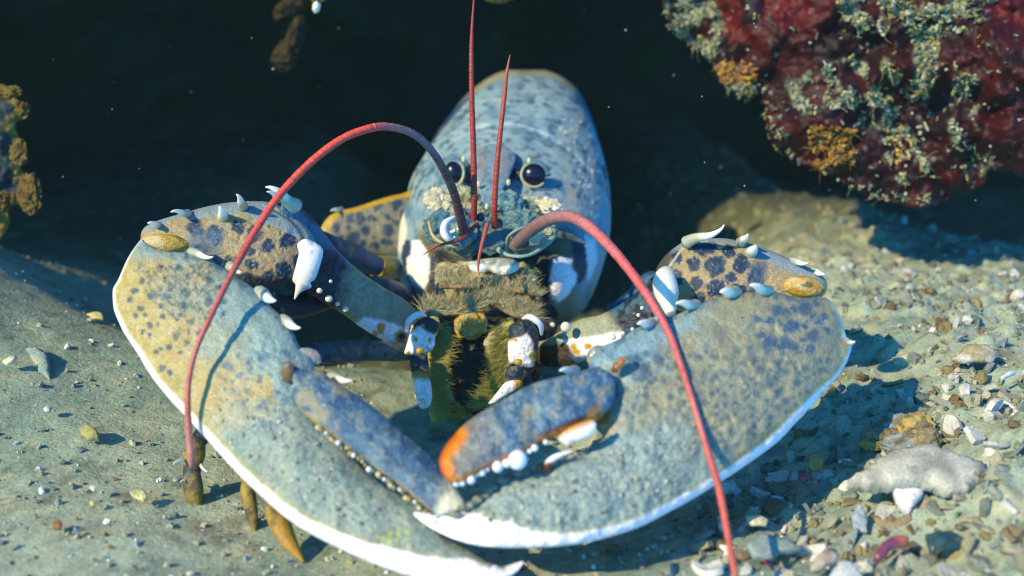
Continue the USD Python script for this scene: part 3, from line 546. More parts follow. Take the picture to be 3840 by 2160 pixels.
c = mix(c, pg(112, 142, 136), ss(.45, .65, n2(u, v, 60, 31)) * ss(1500, 1650, v) * .6)
c = mix(c, pg(196, 188, 160), ss(.64, .72, n2(u, v, 7, 33, 2)) * ss(1300, 1600, v) * .7); c = mix(c, pg(96, 110, 96), ss(.66, .74, n2(u, v, 8, 35, 2)) * ss(1400, 1650, v) * .6)
w = lerpf([900, 1060, 1200, 1400, 1700, 1900, 2000, 2060, 2200], [0, 6, 13, 22, 29, 37, 48, 78, 130])(v) * np.where(u > 1300, 1.0, 1) * (.85 + .4 * n2(u, v, 60, 14))
c = mix(c, pg(196, 180, 96), ss(26, 6, np.abs(do - w)) * .6 * ss(900, 1100, v)); c = mix(c, pg(252, 242, 240), ss(8, -8, do - w)); c = mix(c, pg(196, 180, 136), ss(8, -8, do - w) * ss(.55, .8, n2(u, v, 40, 71, 4)) * .55)
c = mix(c, pg(206, 206, 90), spots(u, v, *scatter([(1400, 1995), (1560, 1990), (1530, 2030), (1410, 2030)], 8, 5, 10, 4), .3, 2))
hair_band = ss(26, 8, dist_line(u, v, [(1640, 1990), (1720, 2055), (1800, 2095), (1880, 2130)])); c = mix(c, pg(140, 140, 104), hair_band * ss(.3, .5, n2(u, v, 12, 3)))
c = dirt(c, u, v, .25 + .75 * ss(-4, 10, do - w))
surfL = (V, u, v, sd)
clawL = obj('claw', (V, F), SHELL, lob, c, label='slender cutter claw with ochre outer side and white edge')
dacL = [(1062, 1368), (1106, 1374), (1145, 1388), (1204, 1391), (1239, 1420), (1273, 1442), (1341, 1485), (1406, 1532), (1465, 1582), (1505, 1617), (1578, 1677), (1642, 1741), (1693, 1808), (1727, 1857), (1744, 1899), (1702, 1920), (1650, 1930), (1600, 1908), (1556, 1872), (1492, 1820), (1428, 1773), (1364, 1728), (1300, 1677), (1240, 1630), (1171, 1579), (1128, 1540), (1108, 1510), (1098, 1440), (1088, 1395)]
V, F, u, v, sd, di = inflate(dacL, lambda a, b: dL(a, b) - .012, .62, 5, n=4, rough=.002, roughs=40, seed=12, fine=.0006)
c = mix(pg(78, 118, 142), pg(44, 86, 120), ss(.4, .6, n2(u, v, 46, 2))); c = mix(c, pg(140, 154, 148), ss(.52, .66, n2(u, v, 26, 9)) * .55)
c = mix(c, pg(178, 164, 110), ss(.5, .62, n2(u, v, 60, 19)) * ss(1420, 1240, u) * .6); c = mix(c, pg(180, 200, 210), ss(.68, .74, n2(u, v, 6, 5, 2)) * .6)
tip = ss(1620, 1700, u + (v - 1850) * .3 + (n2(u, v, 40, 4) - .5) * 60); c = mix(c, pg(238, 226, 186), tip)
tl = dist_line(u, v, [(1128, 1540), (1240, 1630), (1364, 1728), (1492, 1820), (1600, 1908)]); c = mix(c, pg(196, 158, 80), ss(18, 4, tl) * ss(.35, .55, n2(u, v, 9, 2)))
c = dirt(c, u, v)
fing = obj('finger', (V, F), SHELL, clawL, c)
for i_ in range(30):
    t = i_ / 29; x, y = 1190 + t * 400, 1596 + t * 312; r = 6 + 5 * rng.random()
    tooth('tooth', x + rng.normal(0, 4), y + 8 + rng.normal(0, 4), float(dL(x, y)) - .016, r, r * 1.1, clawL, [pg(226, 206, 150), pg(180, 140, 60), wht, pg(150, 130, 80)][i_ % 4], 0, i_)
lump('hinge', 1160, 1338, .462, 48, 32, pg(120, 136, 136), pg(150, 140, 130), 20, SHELL, 12, 2, clawL, .12); lump('hinge', 1080, 1396, .446, 26, 40, pg(120, 84, 40), pg(110, 130, 128), 0, SHELL, 14, 5, clawL, .12)
for x, y, x2, y2, r in ((740, 950, 800, 962, 16), (1262, 1418, 1318, 1424, 20), (875, 1005, 905, 1020, 18), (990, 1108, 1036, 1126, 26), (1078, 1210, 1128, 1228, 22), (1092, 1442, 1120, 1446, 10)):
    spine(x, y, x2, y2, float(dL(x, y)) - .006, r, clawL)

outerR = [(3120, 1135), (3141, 1168), (3163, 1219), (3174, 1262), (3194, 1280), (3190, 1318), (3166, 1376), (3118, 1440), (3054, 1512), (2980, 1590), (2922, 1652), (2828, 1724), (2710, 1803), (2600, 1870), (2513, 1918), (2385, 1982), (2220, 2030), (2087, 2049), (1984, 2054), (1856, 2052), (1770, 2041), (1685, 2014), (1610, 1976), (1562, 1940)]
innerR = [(1550, 1922), (1580, 1921), (1640, 1926), (1693, 1926), (1749, 1895), (1792, 1865), (1834, 1840), (1877, 1805), (1906, 1772), (1963, 1762), (2020, 1764), (2060, 1745), (2110, 1715), (2163, 1690), (2205, 1681), (2227, 1651), (2262, 1638), (2230, 1600), (2200, 1520), (2210, 1440), (2208, 1372), (2243, 1309), (2286, 1288), (2337, 1264), (2384, 1232), (2457, 1207), (2525, 1185), (2585, 1159), (2628, 1138), (2692, 1117), (2756, 1102), (2842, 1094), (2906, 1094), (2970, 1110), (3034, 1117), (3085, 1112)]
V, F, u, v, sd, di = inflate(outerR + innerR, dR, .56, 5, n=4, rough=.005, roughs=70, seed=15, fine=.0006)
do = dist_line(u, v, outerR)
c = mix(pg(142, 174, 182), pg(154, 176, 168), ss(.4, .6, n2(u, v, 130, 2)))
och = ss(60, 190, (u - 2250) * .55 + (v - 1330) * .62 + (n2(u, v, 120, 5) - .5) * 260) * ss(1840, 1640, v + .35 * (2700 - u) + (n2(u, v, 70, 7) - .5) * 120)
c = mix(c, mix(pg(180, 164, 120), pg(150, 150, 118), n2(u, v, 40, 6)), och * .9)
p_, r_ = scatter([(2300, 1450), (2600, 1330), (3000, 1250), (3130, 1340), (3000, 1530), (2700, 1720), (2350, 1720)], 150, 7, 17, 9, 1.25); c = mix(c, pg(84, 110, 118), spots(u, v, p_, r_, .5, 8, 4) * .75)
p_, r_ = scatter([(2840, 1180), (3090, 1130), (3110, 1260), (3000, 1330), (2850, 1290)], 22, 12, 30, 12, .95); c = mix(c, pg(60, 96, 124), spots(u, v, p_, r_, .4, 9, 5) * .85)
p_, r_ = scatter([(2370, 1310), (2470, 1330), (2450, 1430), (2370, 1440)], 9, 14, 30, 3, .9); c = mix(c, pg(62, 98, 114), spots(u, v, p_, r_, .5, 12, 6) * .8)
sandy = ss(1560, 1740, v + .30 * (u - 2300) * (u < 2600) + (n2(u, v, 90, 11) - .5) * 120) * ss(2720, 2500, u); c = mix(c, mix(pg(158, 170, 150), pg(142, 166, 162), n2(u, v, 70, 3)), sandy)
c = mix(c, pg(98, 110, 92), ss(.6, .7, n2(u, v, 11, 25)) * sandy * .6); c = mix(c, pg(206, 196, 166), ss(.66, .73, n2(u, v, 8, 27, 2)) * sandy * .8)
c = mix(c, pg(72, 110, 136), ss(34, 8, dist_line(u, v, [(2208, 1372), (2337, 1264), (2525, 1185), (2692, 1117), (2842, 1094), (3034, 1117)])) * ss(.45, .6, n2(u, v, 14, 6)) * .7)
c = mix(c, pg(190, 132, 60), ss(80, 20, np.hypot(u - 2255, v - 1570)) * ss(.35, .55, n2(u, v, 20, 4)))
w = lerpf([1500, 1700, 1900, 2000, 2300, 2700, 2950, 3060, 3130, 3200], [400, 130, 100, 46, 33, 32, 31, 22, 12, 8])(u) * ss(1090, 1300, v) * (.85 + .4 * n2(u, v, 70, 14)) + 22 * (n2(u, v, 24, 17) - .5) * (u < 2100) * 3
c = mix(c, pg(190, 184, 110), ss(20, 4, np.abs(do - w)) * .6); c = mix(c, pg(252, 244, 240), ss(8, -8, do - w)); c = mix(c, pg(196, 180, 136), ss(8, -8, do - w) * ss(.55, .8, n2(u, v, 40, 71, 4)) * .55)
c = dirt(c, u, v, .25 + .75 * ss(-4, 10, do - w))
surfR = (V, u, v, sd)
clawR = obj('claw', (V, F), SHELL, lob, c, label='heavy crusher claw with amber-tipped finger and big white teeth')
dacR = [(2268, 1388), (2237, 1374), (2190, 1388), (2140, 1402), (2097, 1411), (2035, 1427), (1973, 1449), (1911, 1484), (1848, 1520), (1786, 1557), (1740, 1592), (1702, 1632), (1668, 1676), (1650, 1715), (1648, 1745), (1662, 1782), (1690, 1806), (1715, 1812), (1753, 1799), (1800, 1772), (1847, 1744), (1899, 1724), (1963, 1694), (1997, 1672), (2048, 1650), (2097, 1632), (2159, 1604), (2206, 1588), (2236, 1580), (2268, 1550), (2300, 1510), (2306, 1450), (2296, 1405)]
V, F, u, v, sd, di = inflate(dacR, lambda a, b: dR(a, b) - .016 - np.maximum(0, 2000 - np.asarray(a)) * 1.0e-5, .72, 5, n=4, rough=.003, roughs=40, seed=16, fine=.0006)
c = mix(pg(80, 116, 142), pg(124, 152, 162), ss(.4, .62, n2(u, v, 36, 2))); c = mix(c, pg(50, 84, 108), ss(.52, .66, n2(u, v, 17, 9)) * .7)
c = mix(c, pg(166, 160, 126), ss(.54, .66, n2(u, v, 34, 29)) * .75); c = mix(c, pg(150, 138, 118), ss(1900, 1750, u) * .8); c = mix(c, pg(196, 208, 214), ss(.68, .74, n2(u, v, 6, 5, 2)) * .6)
edge = dist_line(u, v, [(1660, 1790), (1715, 1815), (1753, 1801), (1800, 1775), (1899, 1728), (1963, 1700), (2048, 1656), (2097, 1636), (2159, 1608), (2230, 1580)])
c = mix(c, pg(96, 40, 24), ss(46, 26, edge) * ss(1980, 2060, u)); c = mix(c, pg(226, 130, 20), ss(30, 12, edge + 10 * (n2(u, v, 15, 3) - .5)))
tp = dist_line(u, v, [(1702, 1632), (1668, 1676), (1650, 1715), (1650, 1750), (1665, 1785)]); c = mix(c, pg(236, 140, 16), ss(70, 26, tp + 20 * (n2(u, v, 30, 3) - .5))); c = mix(c, pg(214, 84, 6), ss(24, 6, tp) * .8)
c = mix(c, pg(196, 134, 50), ss(60, 15, np.hypot(u - 2240, v - 1560)) * ss(.35, .5, n2(u, v, 14, 8)))
c = dirt(c, u, v, .2 + .8 * ss(10, 50, np.minimum(tp, edge)))
fing = obj('finger', (V, F), SHELL, clawR, c)
for x, y, r in ((1711, 1812, 13), (1734, 1811, 11), (1766, 1797, 17), (1790, 1780, 8), (1808, 1772, 13), (1828, 1760, 8), (1866, 1750, 21), (1899, 1738, 16), (1941, 1724, 36), (1986, 1692, 9), (2005, 1680, 13), (2046, 1658, 9)):
    tooth('tooth', x, y, float(dR(x, y)) - .018, r, r * 1.05, fing, wht, 0, int(x))
V, F, uu, vv_, *_ = inflate([(2088, 1636), (2130, 1606), (2180, 1584), (2224, 1574), (2236, 1600), (2215, 1632), (2170, 1652), (2145, 1656), (2130, 1670), (2112, 1662)], float(dR(2160, 1640)) - .018, .5, 5, fine=.0008); obj('molar', (V, F), WHITE, fing, mix(wht, pg(230, 150, 60), ss(1630, 1600, vv_ + (uu - 2160) * .45)))
V, F, uu, vv_, *_ = inflate([(2028, 1768), (2040, 1735), (2070, 1708), (2110, 1694), (2150, 1690), (2120, 1706), (2088, 1724), (2070, 1745), (2050, 1772)], float(dR(2080, 1730)) - .010, .7, 4); obj('molar', (V, F), WHITE, clawR, mix(wht, pg(120, 50, 22), ss(1722, 1742, vv_)))
for i_ in range(24):
    t = i_ / 23; x, y = np.interp(t, [0, .35, .6, 1], [1700, 1800, 1905, 2200]), np.interp(t, [0, .35, .6, 1], [1920, 1860, 1775, 1690]); r = 7 + 8 * rng.random()
    lump('sand_crust', x + rng.normal(0, 6), y + 10 + rng.normal(0, 5), float(dR(x, y)) - .006, r * 1.4, r, pg(160, 160, 136), pg(120, 130, 116), 0, DUSTY, None, i_, clawR, .5, 2)
lump('hinge', 2240, 1340, .466, 38, 46, pg(176, 150, 126), pg(140, 140, 130), 20, SMOOTH, 24, 2, clawR, .12); lump('hinge', 2340, 1380, .444, 42, 44, pg(130, 146, 140), pg(110, 126, 124), 0, SHELL, 14, 5, clawR, .1); lump('hinge', 2318, 1370, .4385, 36, 14, pg(200, 120, 30), pg(120, 60, 20), -48, SMOOTH, 14, 6, clawR, .1)
for x, y, x2, y2, r in ((2140, 1392, 2098, 1392, 20), (2430, 1216, 2390, 1216, 22), (2590, 1146, 2534, 1140, 22), (2740, 1100, 2700, 1096, 26), (2860, 1090, 2812, 1070, 24), (2395, 1474, 2388, 1468, 12), (3186, 1284, 3206, 1280, 12), (2470, 1200, 2455, 1192, 11)):
    spine(x, y, x2, y2, float(dR(x, y)) - .008, r, clawR)

# crumbs of silt and sand lying on the claws
for (Vc, uc, vc, sc), pl, par, n_ in ((surfL, [(700, 1500), (1000, 1480), (1250, 1700), (1500, 1960), (1300, 2000), (900, 1760)], clawL, 240), (surfR, [(1750, 1960), (2000, 1790), (2250, 1680), (2700, 1640), (2500, 1860), (2100, 1980)], clawR, 420)):
    rr = np.random.default_rng(n_); ids = np.nonzero((sc > 0) & shapely.contains_xy(Polygon(pl), uc, vc))[0]; out = []
    for i_ in rr.choice(ids, n_):
        z_ = .00022 * 4 ** (rr.random() ** 2.5); w = np.array(ICO[1].vertices) * (1 + rr.normal(0, .2, (42, 1))) * z_ * rr.uniform(.6, 1.5, 3)
        out.append((w + Vc[i_] - FWD * z_ * .2, np.array(ICO[1].faces), [pg(170, 172, 146), pg(156, 164, 146), pg(206, 200, 176), pg(130, 134, 112)][rr.integers(4)] * rr.uniform(.85, 1.15)))
    a_, b_, c_ = cat_m(out); obj('sand_crumbs', (a_, b_), DUSTY, par, c_, kind='stuff')

# ---- wrists (carpus) with big spines, arms (merus) behind them
wristL = [(528, 880), (545, 850), (590, 828), (640, 812), (717, 790), (785, 772), (871, 758), (956, 754), (1030, 764), (1110, 812), (1165, 870), (1190, 930), (1180, 1000), (1100, 1050), (1000, 1080), (930, 1085), (860, 1060), (780, 1010), (715, 975), (640, 975), (570, 950), (535, 915)]
def dW(u, v): return .545 + (900 - np.asarray(v)) * 5e-5 + (np.asarray(u) - 800) * 2e-5
V, F, u, v, sd, di = inflate(wristL, dW, .75, 5, rough=.002, roughs=50, seed=21, fine=.0012)
def wrist_col(u, v, pts, seed, dark, top):
    c = mix(pg(190, 164, 108), pg(160, 140, 100), n2(u, v, 40, seed)); c = mix(c, pg(30, 54, 78), spots(u, v, *pts, .16, 9, seed)); c = mix(c, pg(160, 180, 190), ss(.7, .76, n2(u, v, 7, 3, 2)) * .5)
    c = mix(c, pg(146, 164, 168), top * .92); return mix(c, pg(26, 36, 56), dark)
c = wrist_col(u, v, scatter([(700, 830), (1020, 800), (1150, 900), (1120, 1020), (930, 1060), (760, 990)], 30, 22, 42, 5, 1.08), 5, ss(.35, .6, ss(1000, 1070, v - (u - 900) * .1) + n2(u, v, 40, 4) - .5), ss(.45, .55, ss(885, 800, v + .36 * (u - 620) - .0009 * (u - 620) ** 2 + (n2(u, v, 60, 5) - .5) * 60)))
c = mix(c, pg(56, 92, 118), ss(90, 40, np.abs(u - 770 + (v - 900) * .2)) * ss(840, 880, v) * .8); c = mix(c, pg(90, 110, 120), ss(10, 3, dist_line(u, v, [(1005, 780), (1080, 820), (1130, 880), (1150, 940)])))
c = mix(c, pg(190, 190, 160), ss(6, 2, dist_line(u, v, [(1025, 778), (1100, 822), (1150, 880), (1172, 940)])))
c = dirt(c, u, v, .35)
wrist = obj('wrist', (V, F), SHELL, lob, c)
V, F = blob(614, 916, .515, 92, 40, 40, 2, 4, .1, 3); uv_ = np.linspace(0, 1, len(V)); obj('wrist_joint', (V, F), SHELL, wrist, mix(mix(pg(196, 156, 56), pg(206, 180, 120), ss(.4, .6, n3(V, .005, 8))), pg(100, 96, 70), ss(.5, .64, n3(V, .006, 3))))
V, F, u, v, *_ = inflate([(1115, 915), (1150, 895), (1205, 925), (1210, 960), (1185, 1040), (1165, 1060), (1168, 1078), (1130, 1095), (1108, 1122), (1102, 1122), (1108, 1070), (1096, 1050), (1108, 1000), (1120, 950)], .525, .8, 5); obj('wrist_spur', (V, F), WHITE, wrist, mix(pg(226, 222, 210), pg(150, 176, 200), ss(.55, .7, n2(u, v, 30, 4))))
for x, y, x2, y2, r in ((1080, 755, 995, 702, 24), (905, 762, 885, 728, 16), (835, 812, 820, 775, 22), (690, 800, 640, 796, 14), (590, 845, 553, 838, 15)): spine(x, y, x2, y2, .535, r, wrist)
spine(1040, 738, 1000, 720, .53, 14, wrist)
armL = [(1060, 745), (1100, 765), (1154, 799), (1212, 866), (1266, 940), (1348, 1015), (1431, 1073), (1514, 1122), (1560, 1168), (1570, 1230), (1550, 1300), (1473, 1292), (1411, 1262), (1350, 1225), (1290, 1180), (1240, 1150), (1190, 1120), (1130, 1080), (1090, 980), (1050, 860)]
def dA(u, v): return .555 + (np.asarray(u) - 1100) * 1.25e-4
V, F, u, v, sd, di = inflate(armL, dA, .7, 6, rough=.002, seed=23, fine=.0012)
x = (u - 1100) * .78 + (v - 800) * .63; y = -(u - 1100) * .63 + (v - 800) * .78          # along and across the arm
c = mix(pg(22, 32, 50), pg(44, 66, 84), ss(.5, .7, n2(u, v, 14, 3))); c = mix(c, pg(58, 118, 144), ss(34, 10, np.abs(y + 2 - x * .02 + (n2(u, v, 60, 3) - .5) * 60)) * .9)
c = mix(c, pg(48, 84, 104), ss(-20, -60, y)); dust = ss(240, 330, x - y * .4 + (n2(u, v, 50, 5) - .5) * 90); c = mix(c, pg(160, 160, 128), dust)
p_, r_ = np.array([(1198, 1090), (1233, 1120), (1266, 1140), (1296, 1160), (1240, 1055)], float), np.array([11, 14, 9, 11, 7.])
lowb = polymask(u, v, [(1330, 1215), (1365, 1188), (1480, 1215), (1600, 1260), (1580, 1330), (1480, 1310), (1400, 1270)], 8, 6); c = mix(c, wht, lowb * .95); c = mix(c, pg(206, 150, 40), spots(u, v, np.array([(1430, 1228), (1500, 1262), (1405, 1250)], float), np.array([20, 24, 14.]), .4, 5) * lowb); c = mix(c, pg(40, 44, 50), spots(u, v, np.array([(1506, 1262.)]), np.array([12.]), .3, 2))
c = dirt(c, u, v, .6)
arm = obj('arm', (V, F), SHELL, lob, c)
for (x, y), r in zip(p_, r_): tooth('knob', x, y, float(dA(x, y)) - .020, r, r, arm, pg(232, 226, 206))

wristR = [(2450, 1050), (2474, 984), (2517, 938), (2572, 904), (2640, 895), (2713, 893), (2778, 905), (2842, 922), (2927, 955), (3013, 994), (3056, 1016), (3092, 1044), (3102, 1075), (3080, 1112), (3000, 1140), (2900, 1140), (2800, 1130), (2680, 1150), (2600, 1170), (2530, 1160), (2470, 1120)]
def dW2(u, v): return .545 + (1000 - np.asarray(v)) * 5e-5 + (2800 - np.asarray(u)) * 2e-5
V, F, u, v, sd, di = inflate(wristR, dW2, .75, 5, rough=.002, roughs=50, seed=25, fine=.0012)
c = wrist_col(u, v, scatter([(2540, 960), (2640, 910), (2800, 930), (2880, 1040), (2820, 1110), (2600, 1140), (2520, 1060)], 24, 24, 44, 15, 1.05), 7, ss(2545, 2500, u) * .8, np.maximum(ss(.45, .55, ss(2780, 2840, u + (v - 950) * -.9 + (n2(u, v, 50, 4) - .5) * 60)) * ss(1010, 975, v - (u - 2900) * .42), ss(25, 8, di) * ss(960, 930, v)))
c = mix(c, pg(46, 72, 100), ss(45, 20, np.abs(u - 2845 + (v - 1000) * .15)) * ss(960, 1000, v) * .85); c = mix(c, pg(190, 190, 160), ss(6, 2, dist_line(u, v, [(2650, 902), (2570, 925), (2520, 985), (2500, 1010)])))
c = dirt(c, u, v, .35)
wrist = obj('wrist', (V, F), SHELL, lob, c)
V, F = blob(3014, 1076, .512, 80, 42, 38, 6, 4, .06, 3); obj('wrist_joint', (V, F), SHELL, wrist, mix(mix(pg(204, 154, 48), pg(210, 184, 120), ss(.4, .6, n3(V, .005, 8))), pg(110, 96, 60), ss(.56, .68, n3(V, .006, 6))))
P, R, q = path([(2500, 1018, .53, 26), (2492, 1050, .525, 44), (2500, 1100, .52, 46), (2508, 1140, .517, 32), (2516, 1178, .514, 18)], 6); obj('wrist_spur', tube(P, R, 14)[:2], WHITE, wrist, pg(230, 226, 206))
for x, y, x2, y2, r in ((2610, 892, 2716, 842, 20), (2785, 900, 2804, 876, 17), (2818, 945, 2832, 918, 24), (2985, 980, 3032, 984, 15), (3060, 1018, 3094, 1026, 16)): spine(x, y, x2, y2, .535, r, wrist)
armR = [(2560, 1000), (2480, 1010), (2401, 1085), (2328, 1140), (2250, 1180), (2180, 1195), (2110, 1230), (2060, 1270), (2010, 1290), (2015, 1365), (2140, 1375), (2260, 1330), (2340, 1290), (2430, 1240), (2540, 1190), (2590, 1100)]
def dA2(u, v): return .555 + (2550 - np.asarray(u)) * 1.0e-4
V, F, u, v, sd, di = inflate(armR, dA2, .6, 6, rough=.002, seed=27, fine=.0012)
c = mix(pg(26, 36, 56), pg(56, 100, 120), ss(.5, .66, n2(u, v, 24, 3))); c = mix(c, pg(160, 164, 134), ss(2330, 2270, u + (v - 1200) * -.6) * ss(1300, 1255, v + (2250 - u) * -.08))
wb = polymask(u, v, [(2110, 1275), (2210, 1262), (2330, 1240), (2330, 1300), (2240, 1330), (2160, 1335)], 8, 5); c = mix(c, wht, wb); c = mix(c, pg(206, 156, 20), spots(u, v, np.array([(2205, 1295), (2160, 1320), (2152, 1300.)]), np.array([14, 18, 16.]), .3, 4) * wb)
c = mix(c, pg(62, 44, 24), polymask(u, v, [(2015, 1300), (2130, 1290), (2140, 1370), (2010, 1370)], 8, 5))
c = dirt(c, u, v, .6)
arm = obj('arm', (V, F), SHELL, lob, c)
for x, y, r in ((2300, 1265, 10), (2336, 1250, 9), (2372, 1235, 8), (2394, 1182, 8), (2408, 1155, 8), (2122, 1226, 20), (2072, 1218, 10)): tooth('knob', x, y, float(dA2(x, y)) - .016, r, r, arm, pg(226, 220, 196))

# ---- walking legs and the flank
def leg(segs, label=None):
    root = None
    for pts, stops, mat, flat in segs:
        P, R, q = path(pts, 10); R = R * (1 + .12 * (n3(P, .012, 5) * 2 - 1)); V, F, s = tube(P, R, 18, flat); c = bands(s, stops); nn = n3(V, .006, 3); c = mix(c, c * .3, ss(.56, .64, n3(V, .0035, 23)) * .8)
        c = mix(c, c * .55, ss(.52, .7, nn)); c = mix(c, pg(196, 160, 60), ss(.62, .72, n3(V, .005, 13)) * (.5 if mat is not SMOOTH else .25))
        o = obj('walking_leg' if root is None else 'segment', (V, F), mat, lob if root is None else root, c, label=label if root is None else None); root = root or o
    return root
bl, dkb, ylw = pg(34, 78, 104), pg(26, 50, 60), pg(176, 140, 40)
leg([([(1540, 1005, .72, 40), (1490, 1005, .70, 42), (1440, 1000, .672, 42), (1410, 1000, .66, 40)], ((0, bl), (.5, pg(206, 206, 190)), (.75, pg(214, 180, 50)), (1, ylw)), SHELL, 1), ([(1415, 1000, .648, 38), (1340, 970, .635, 48), (1240, 925, .61, 44), (1190, 900, .60, 36), (1120, 930, .58, 30)], ((0, pg(44, 84, 104)), (.2, bl), (1, pg(34, 70, 92))), SHELL, 1)])
leg([([(1640, 1150, .70, 40), (1540, 1120, .67, 42), (1440, 1080, .63, 40), (1380, 1070, .625, 36)], ((0, bl), (.6, bl), (1, pg(120, 130, 70))), SHELL, 1), ([(1390, 1072, .625, 34), (1300, 1090, .60, 44), (1180, 1130, .58, 46), (1080, 1150, .565, 44), (960, 1120, .55, 36)], ((0, dkb), (.3, pg(20, 40, 60)), (1, pg(18, 34, 52))), SHELL, 1)])
fore = leg([([(1560, 1320, .60, 30), (1480, 1320, .592, 38), (1400, 1316, .585, 42), (1300, 1318, .572, 46), (1200, 1324, .56, 48), (1120, 1330, .55, 40)], ((0, pg(80, 92, 84)), (.3, pg(96, 112, 104)), (1, pg(44, 76, 96))), SHELL, .9), ([(1130, 1330, .55, 40), (1000, 1420, .52, 36), (900, 1560, .50, 34), (800, 1600, .497, 34), (735, 1660, .493, 34)], ((0, dkb), (1, dkb)), SHELL, 1), ([(738, 1640, .493, 28), (730, 1700, .490, 42), (720, 1770, .487, 33), (728, 1850, .484, 36), (748, 1928, .481, 7)], ((0, dkb), (.3, ylw), (.5, dkb), (.8, pg(150, 120, 30)), (1, ylw)), SHELL, .9)])
for x, y, x2, y2 in ((700, 1722, 650, 1742), (712, 1800, 676, 1808), (752, 1740, 778, 1768)): spine(x, y, x2, y2, .486, 9, fore, pg(196, 140, 40))
leg([([(1300, 1560, .535, 34), (1150, 1640, .51, 34), (1010, 1760, .482, 30), (930, 1800, .475, 26)], ((0, dkb), (1, pg(120, 110, 50))), SHELL, .9), ([(930, 1790, .474, 20), (930, 1850, .472, 28), (946, 1935, .469, 22), (958, 2008, .467, 4)], ((0, pg(150, 130, 40)), (.4, pg(170, 136, 40)), (.7, pg(120, 90, 40)), (1, ylw)), SHELL, .8)])
leg([([(1400, 1700, .51, 36), (1250, 1780, .49, 36), (1100, 1860, .465, 36), (1020, 1900, .455, 32)], ((0, dkb), (1, pg(140, 120, 50))), SHELL, .9), ([(1020, 1890, .456, 24), (1044, 1950, .454, 40), (1088, 2035, .450, 30), (1140, 2108, .446, 4)], ((0, ylw), (.5, pg(190, 140, 40)), (1, pg(206, 150, 40))), SHELL, .8)])
leg([([(2060, 1560, .60, 30), (1960, 1420, .595, 32), (1990, 1360, .60, 30)], ((0, dkb), (1, dkb)), SHELL, 1)])
leg([([(2300, 1180, .66, 40), (2380, 1130, .65, 44), (2440, 1060, .645, 42), (2520, 1080, .64, 36), (2600, 1200, .63, 30)], ((0, pg(50, 100, 140)), (1, pg(44, 84, 104))), SHELL, 1)])
flank = [(1195, 880), (1225, 820), (1270, 792), (1340, 775), (1420, 748), (1500, 728), (1600, 720), (1600, 960), (1500, 970), (1400, 955), (1300, 935), (1220, 915)]
V, F, u, v, sd, di = inflate(flank, lambda u, v: .70 + (np.asarray(u) - 1200) * 5e-5, .5, 6, rough=.002, seed=29)
c = mix(pg(166, 148, 108), pg(120, 116, 90), n2(u, v, 50, 3)); c = mix(c, pg(44, 66, 84), spots(u, v, *scatter([(1220, 880), (1290, 800), (1500, 760), (1560, 940), (1300, 920)], 26, 12, 26, 3, 1.1), .4, 8)); c = mix(c, pg(200, 160, 40), ss(22, 10, dist_line(u, v, [(1195, 880), (1270, 792), (1340, 775), (1500, 728), (1600, 715)])))
fl = obj('rear_limb_plate', (V, F), SHELL, lob, c); spine(1270, 788, 1240, 792, .70, 10, fl)
# ------------------------------------------------------------------ rocks around the crevice
def rock_blob(c, r, sub, amp, s, seed):
    w = np.array(trimesh.creation.icosphere(sub).vertices); f = np.array(trimesh.creation.icosphere(sub).faces)
    p = np.asarray(c) + w * np.asarray(r)
    p = p + w * ((meshkit.fbm(p / s + 40, 5, seed) - .5) * amp)[:, None]
    return p, f
# red encrusted overhang, upper right
pc = at(3420, 130, .70)
over = thing('overhanging_rock', 'dark red encrusted rock hanging into the upper right corner, tufted with pale growth', 'rock', pc)
outl = [(2500, -260), (2495, 30), (2530, 120), (2600, 170), (2680, 230), (2705, 290), (2760, 330), (2850, 360), (2870, 440), (2890, 520), (2950, 585), (3030, 620), (3090, 645), (3170, 690), (3280, 735), (3400, 775), (3500, 770), (3600, 720), (3680, 700), (3720, 640), (3840, 660), (3980, 640), (4100, 300), (4100, -260)]
def dO(u, v): return .735 - np.clip((np.asarray(u) - 2500) / 1300, 0, 1) * .05 + (n2(u, v, 240, 6) - .5) * .07
V, F, u, v, sd, di = inflate(outl, dO, .33, 9, n=4, rough=.030, roughs=85, jag=26, seed=31)
n_ = n3(V, .02, 3); c = mix(lin(74, 4, 8) * .5, lin(40, 3, 12) * .5, ss(.35, .65, n_)); c = mix(c, lin(112, 12, 10) * .6, ss(.58, .72, n3(V, .035, 9)) * .7)
c = mix(c, lin(150, 120, 120), ss(.68, .76, n3(V, .006, 19)) * .4); c = mix(c, lin(26, 12, 20), ss(.6, .75, n3(V, .03, 29)))
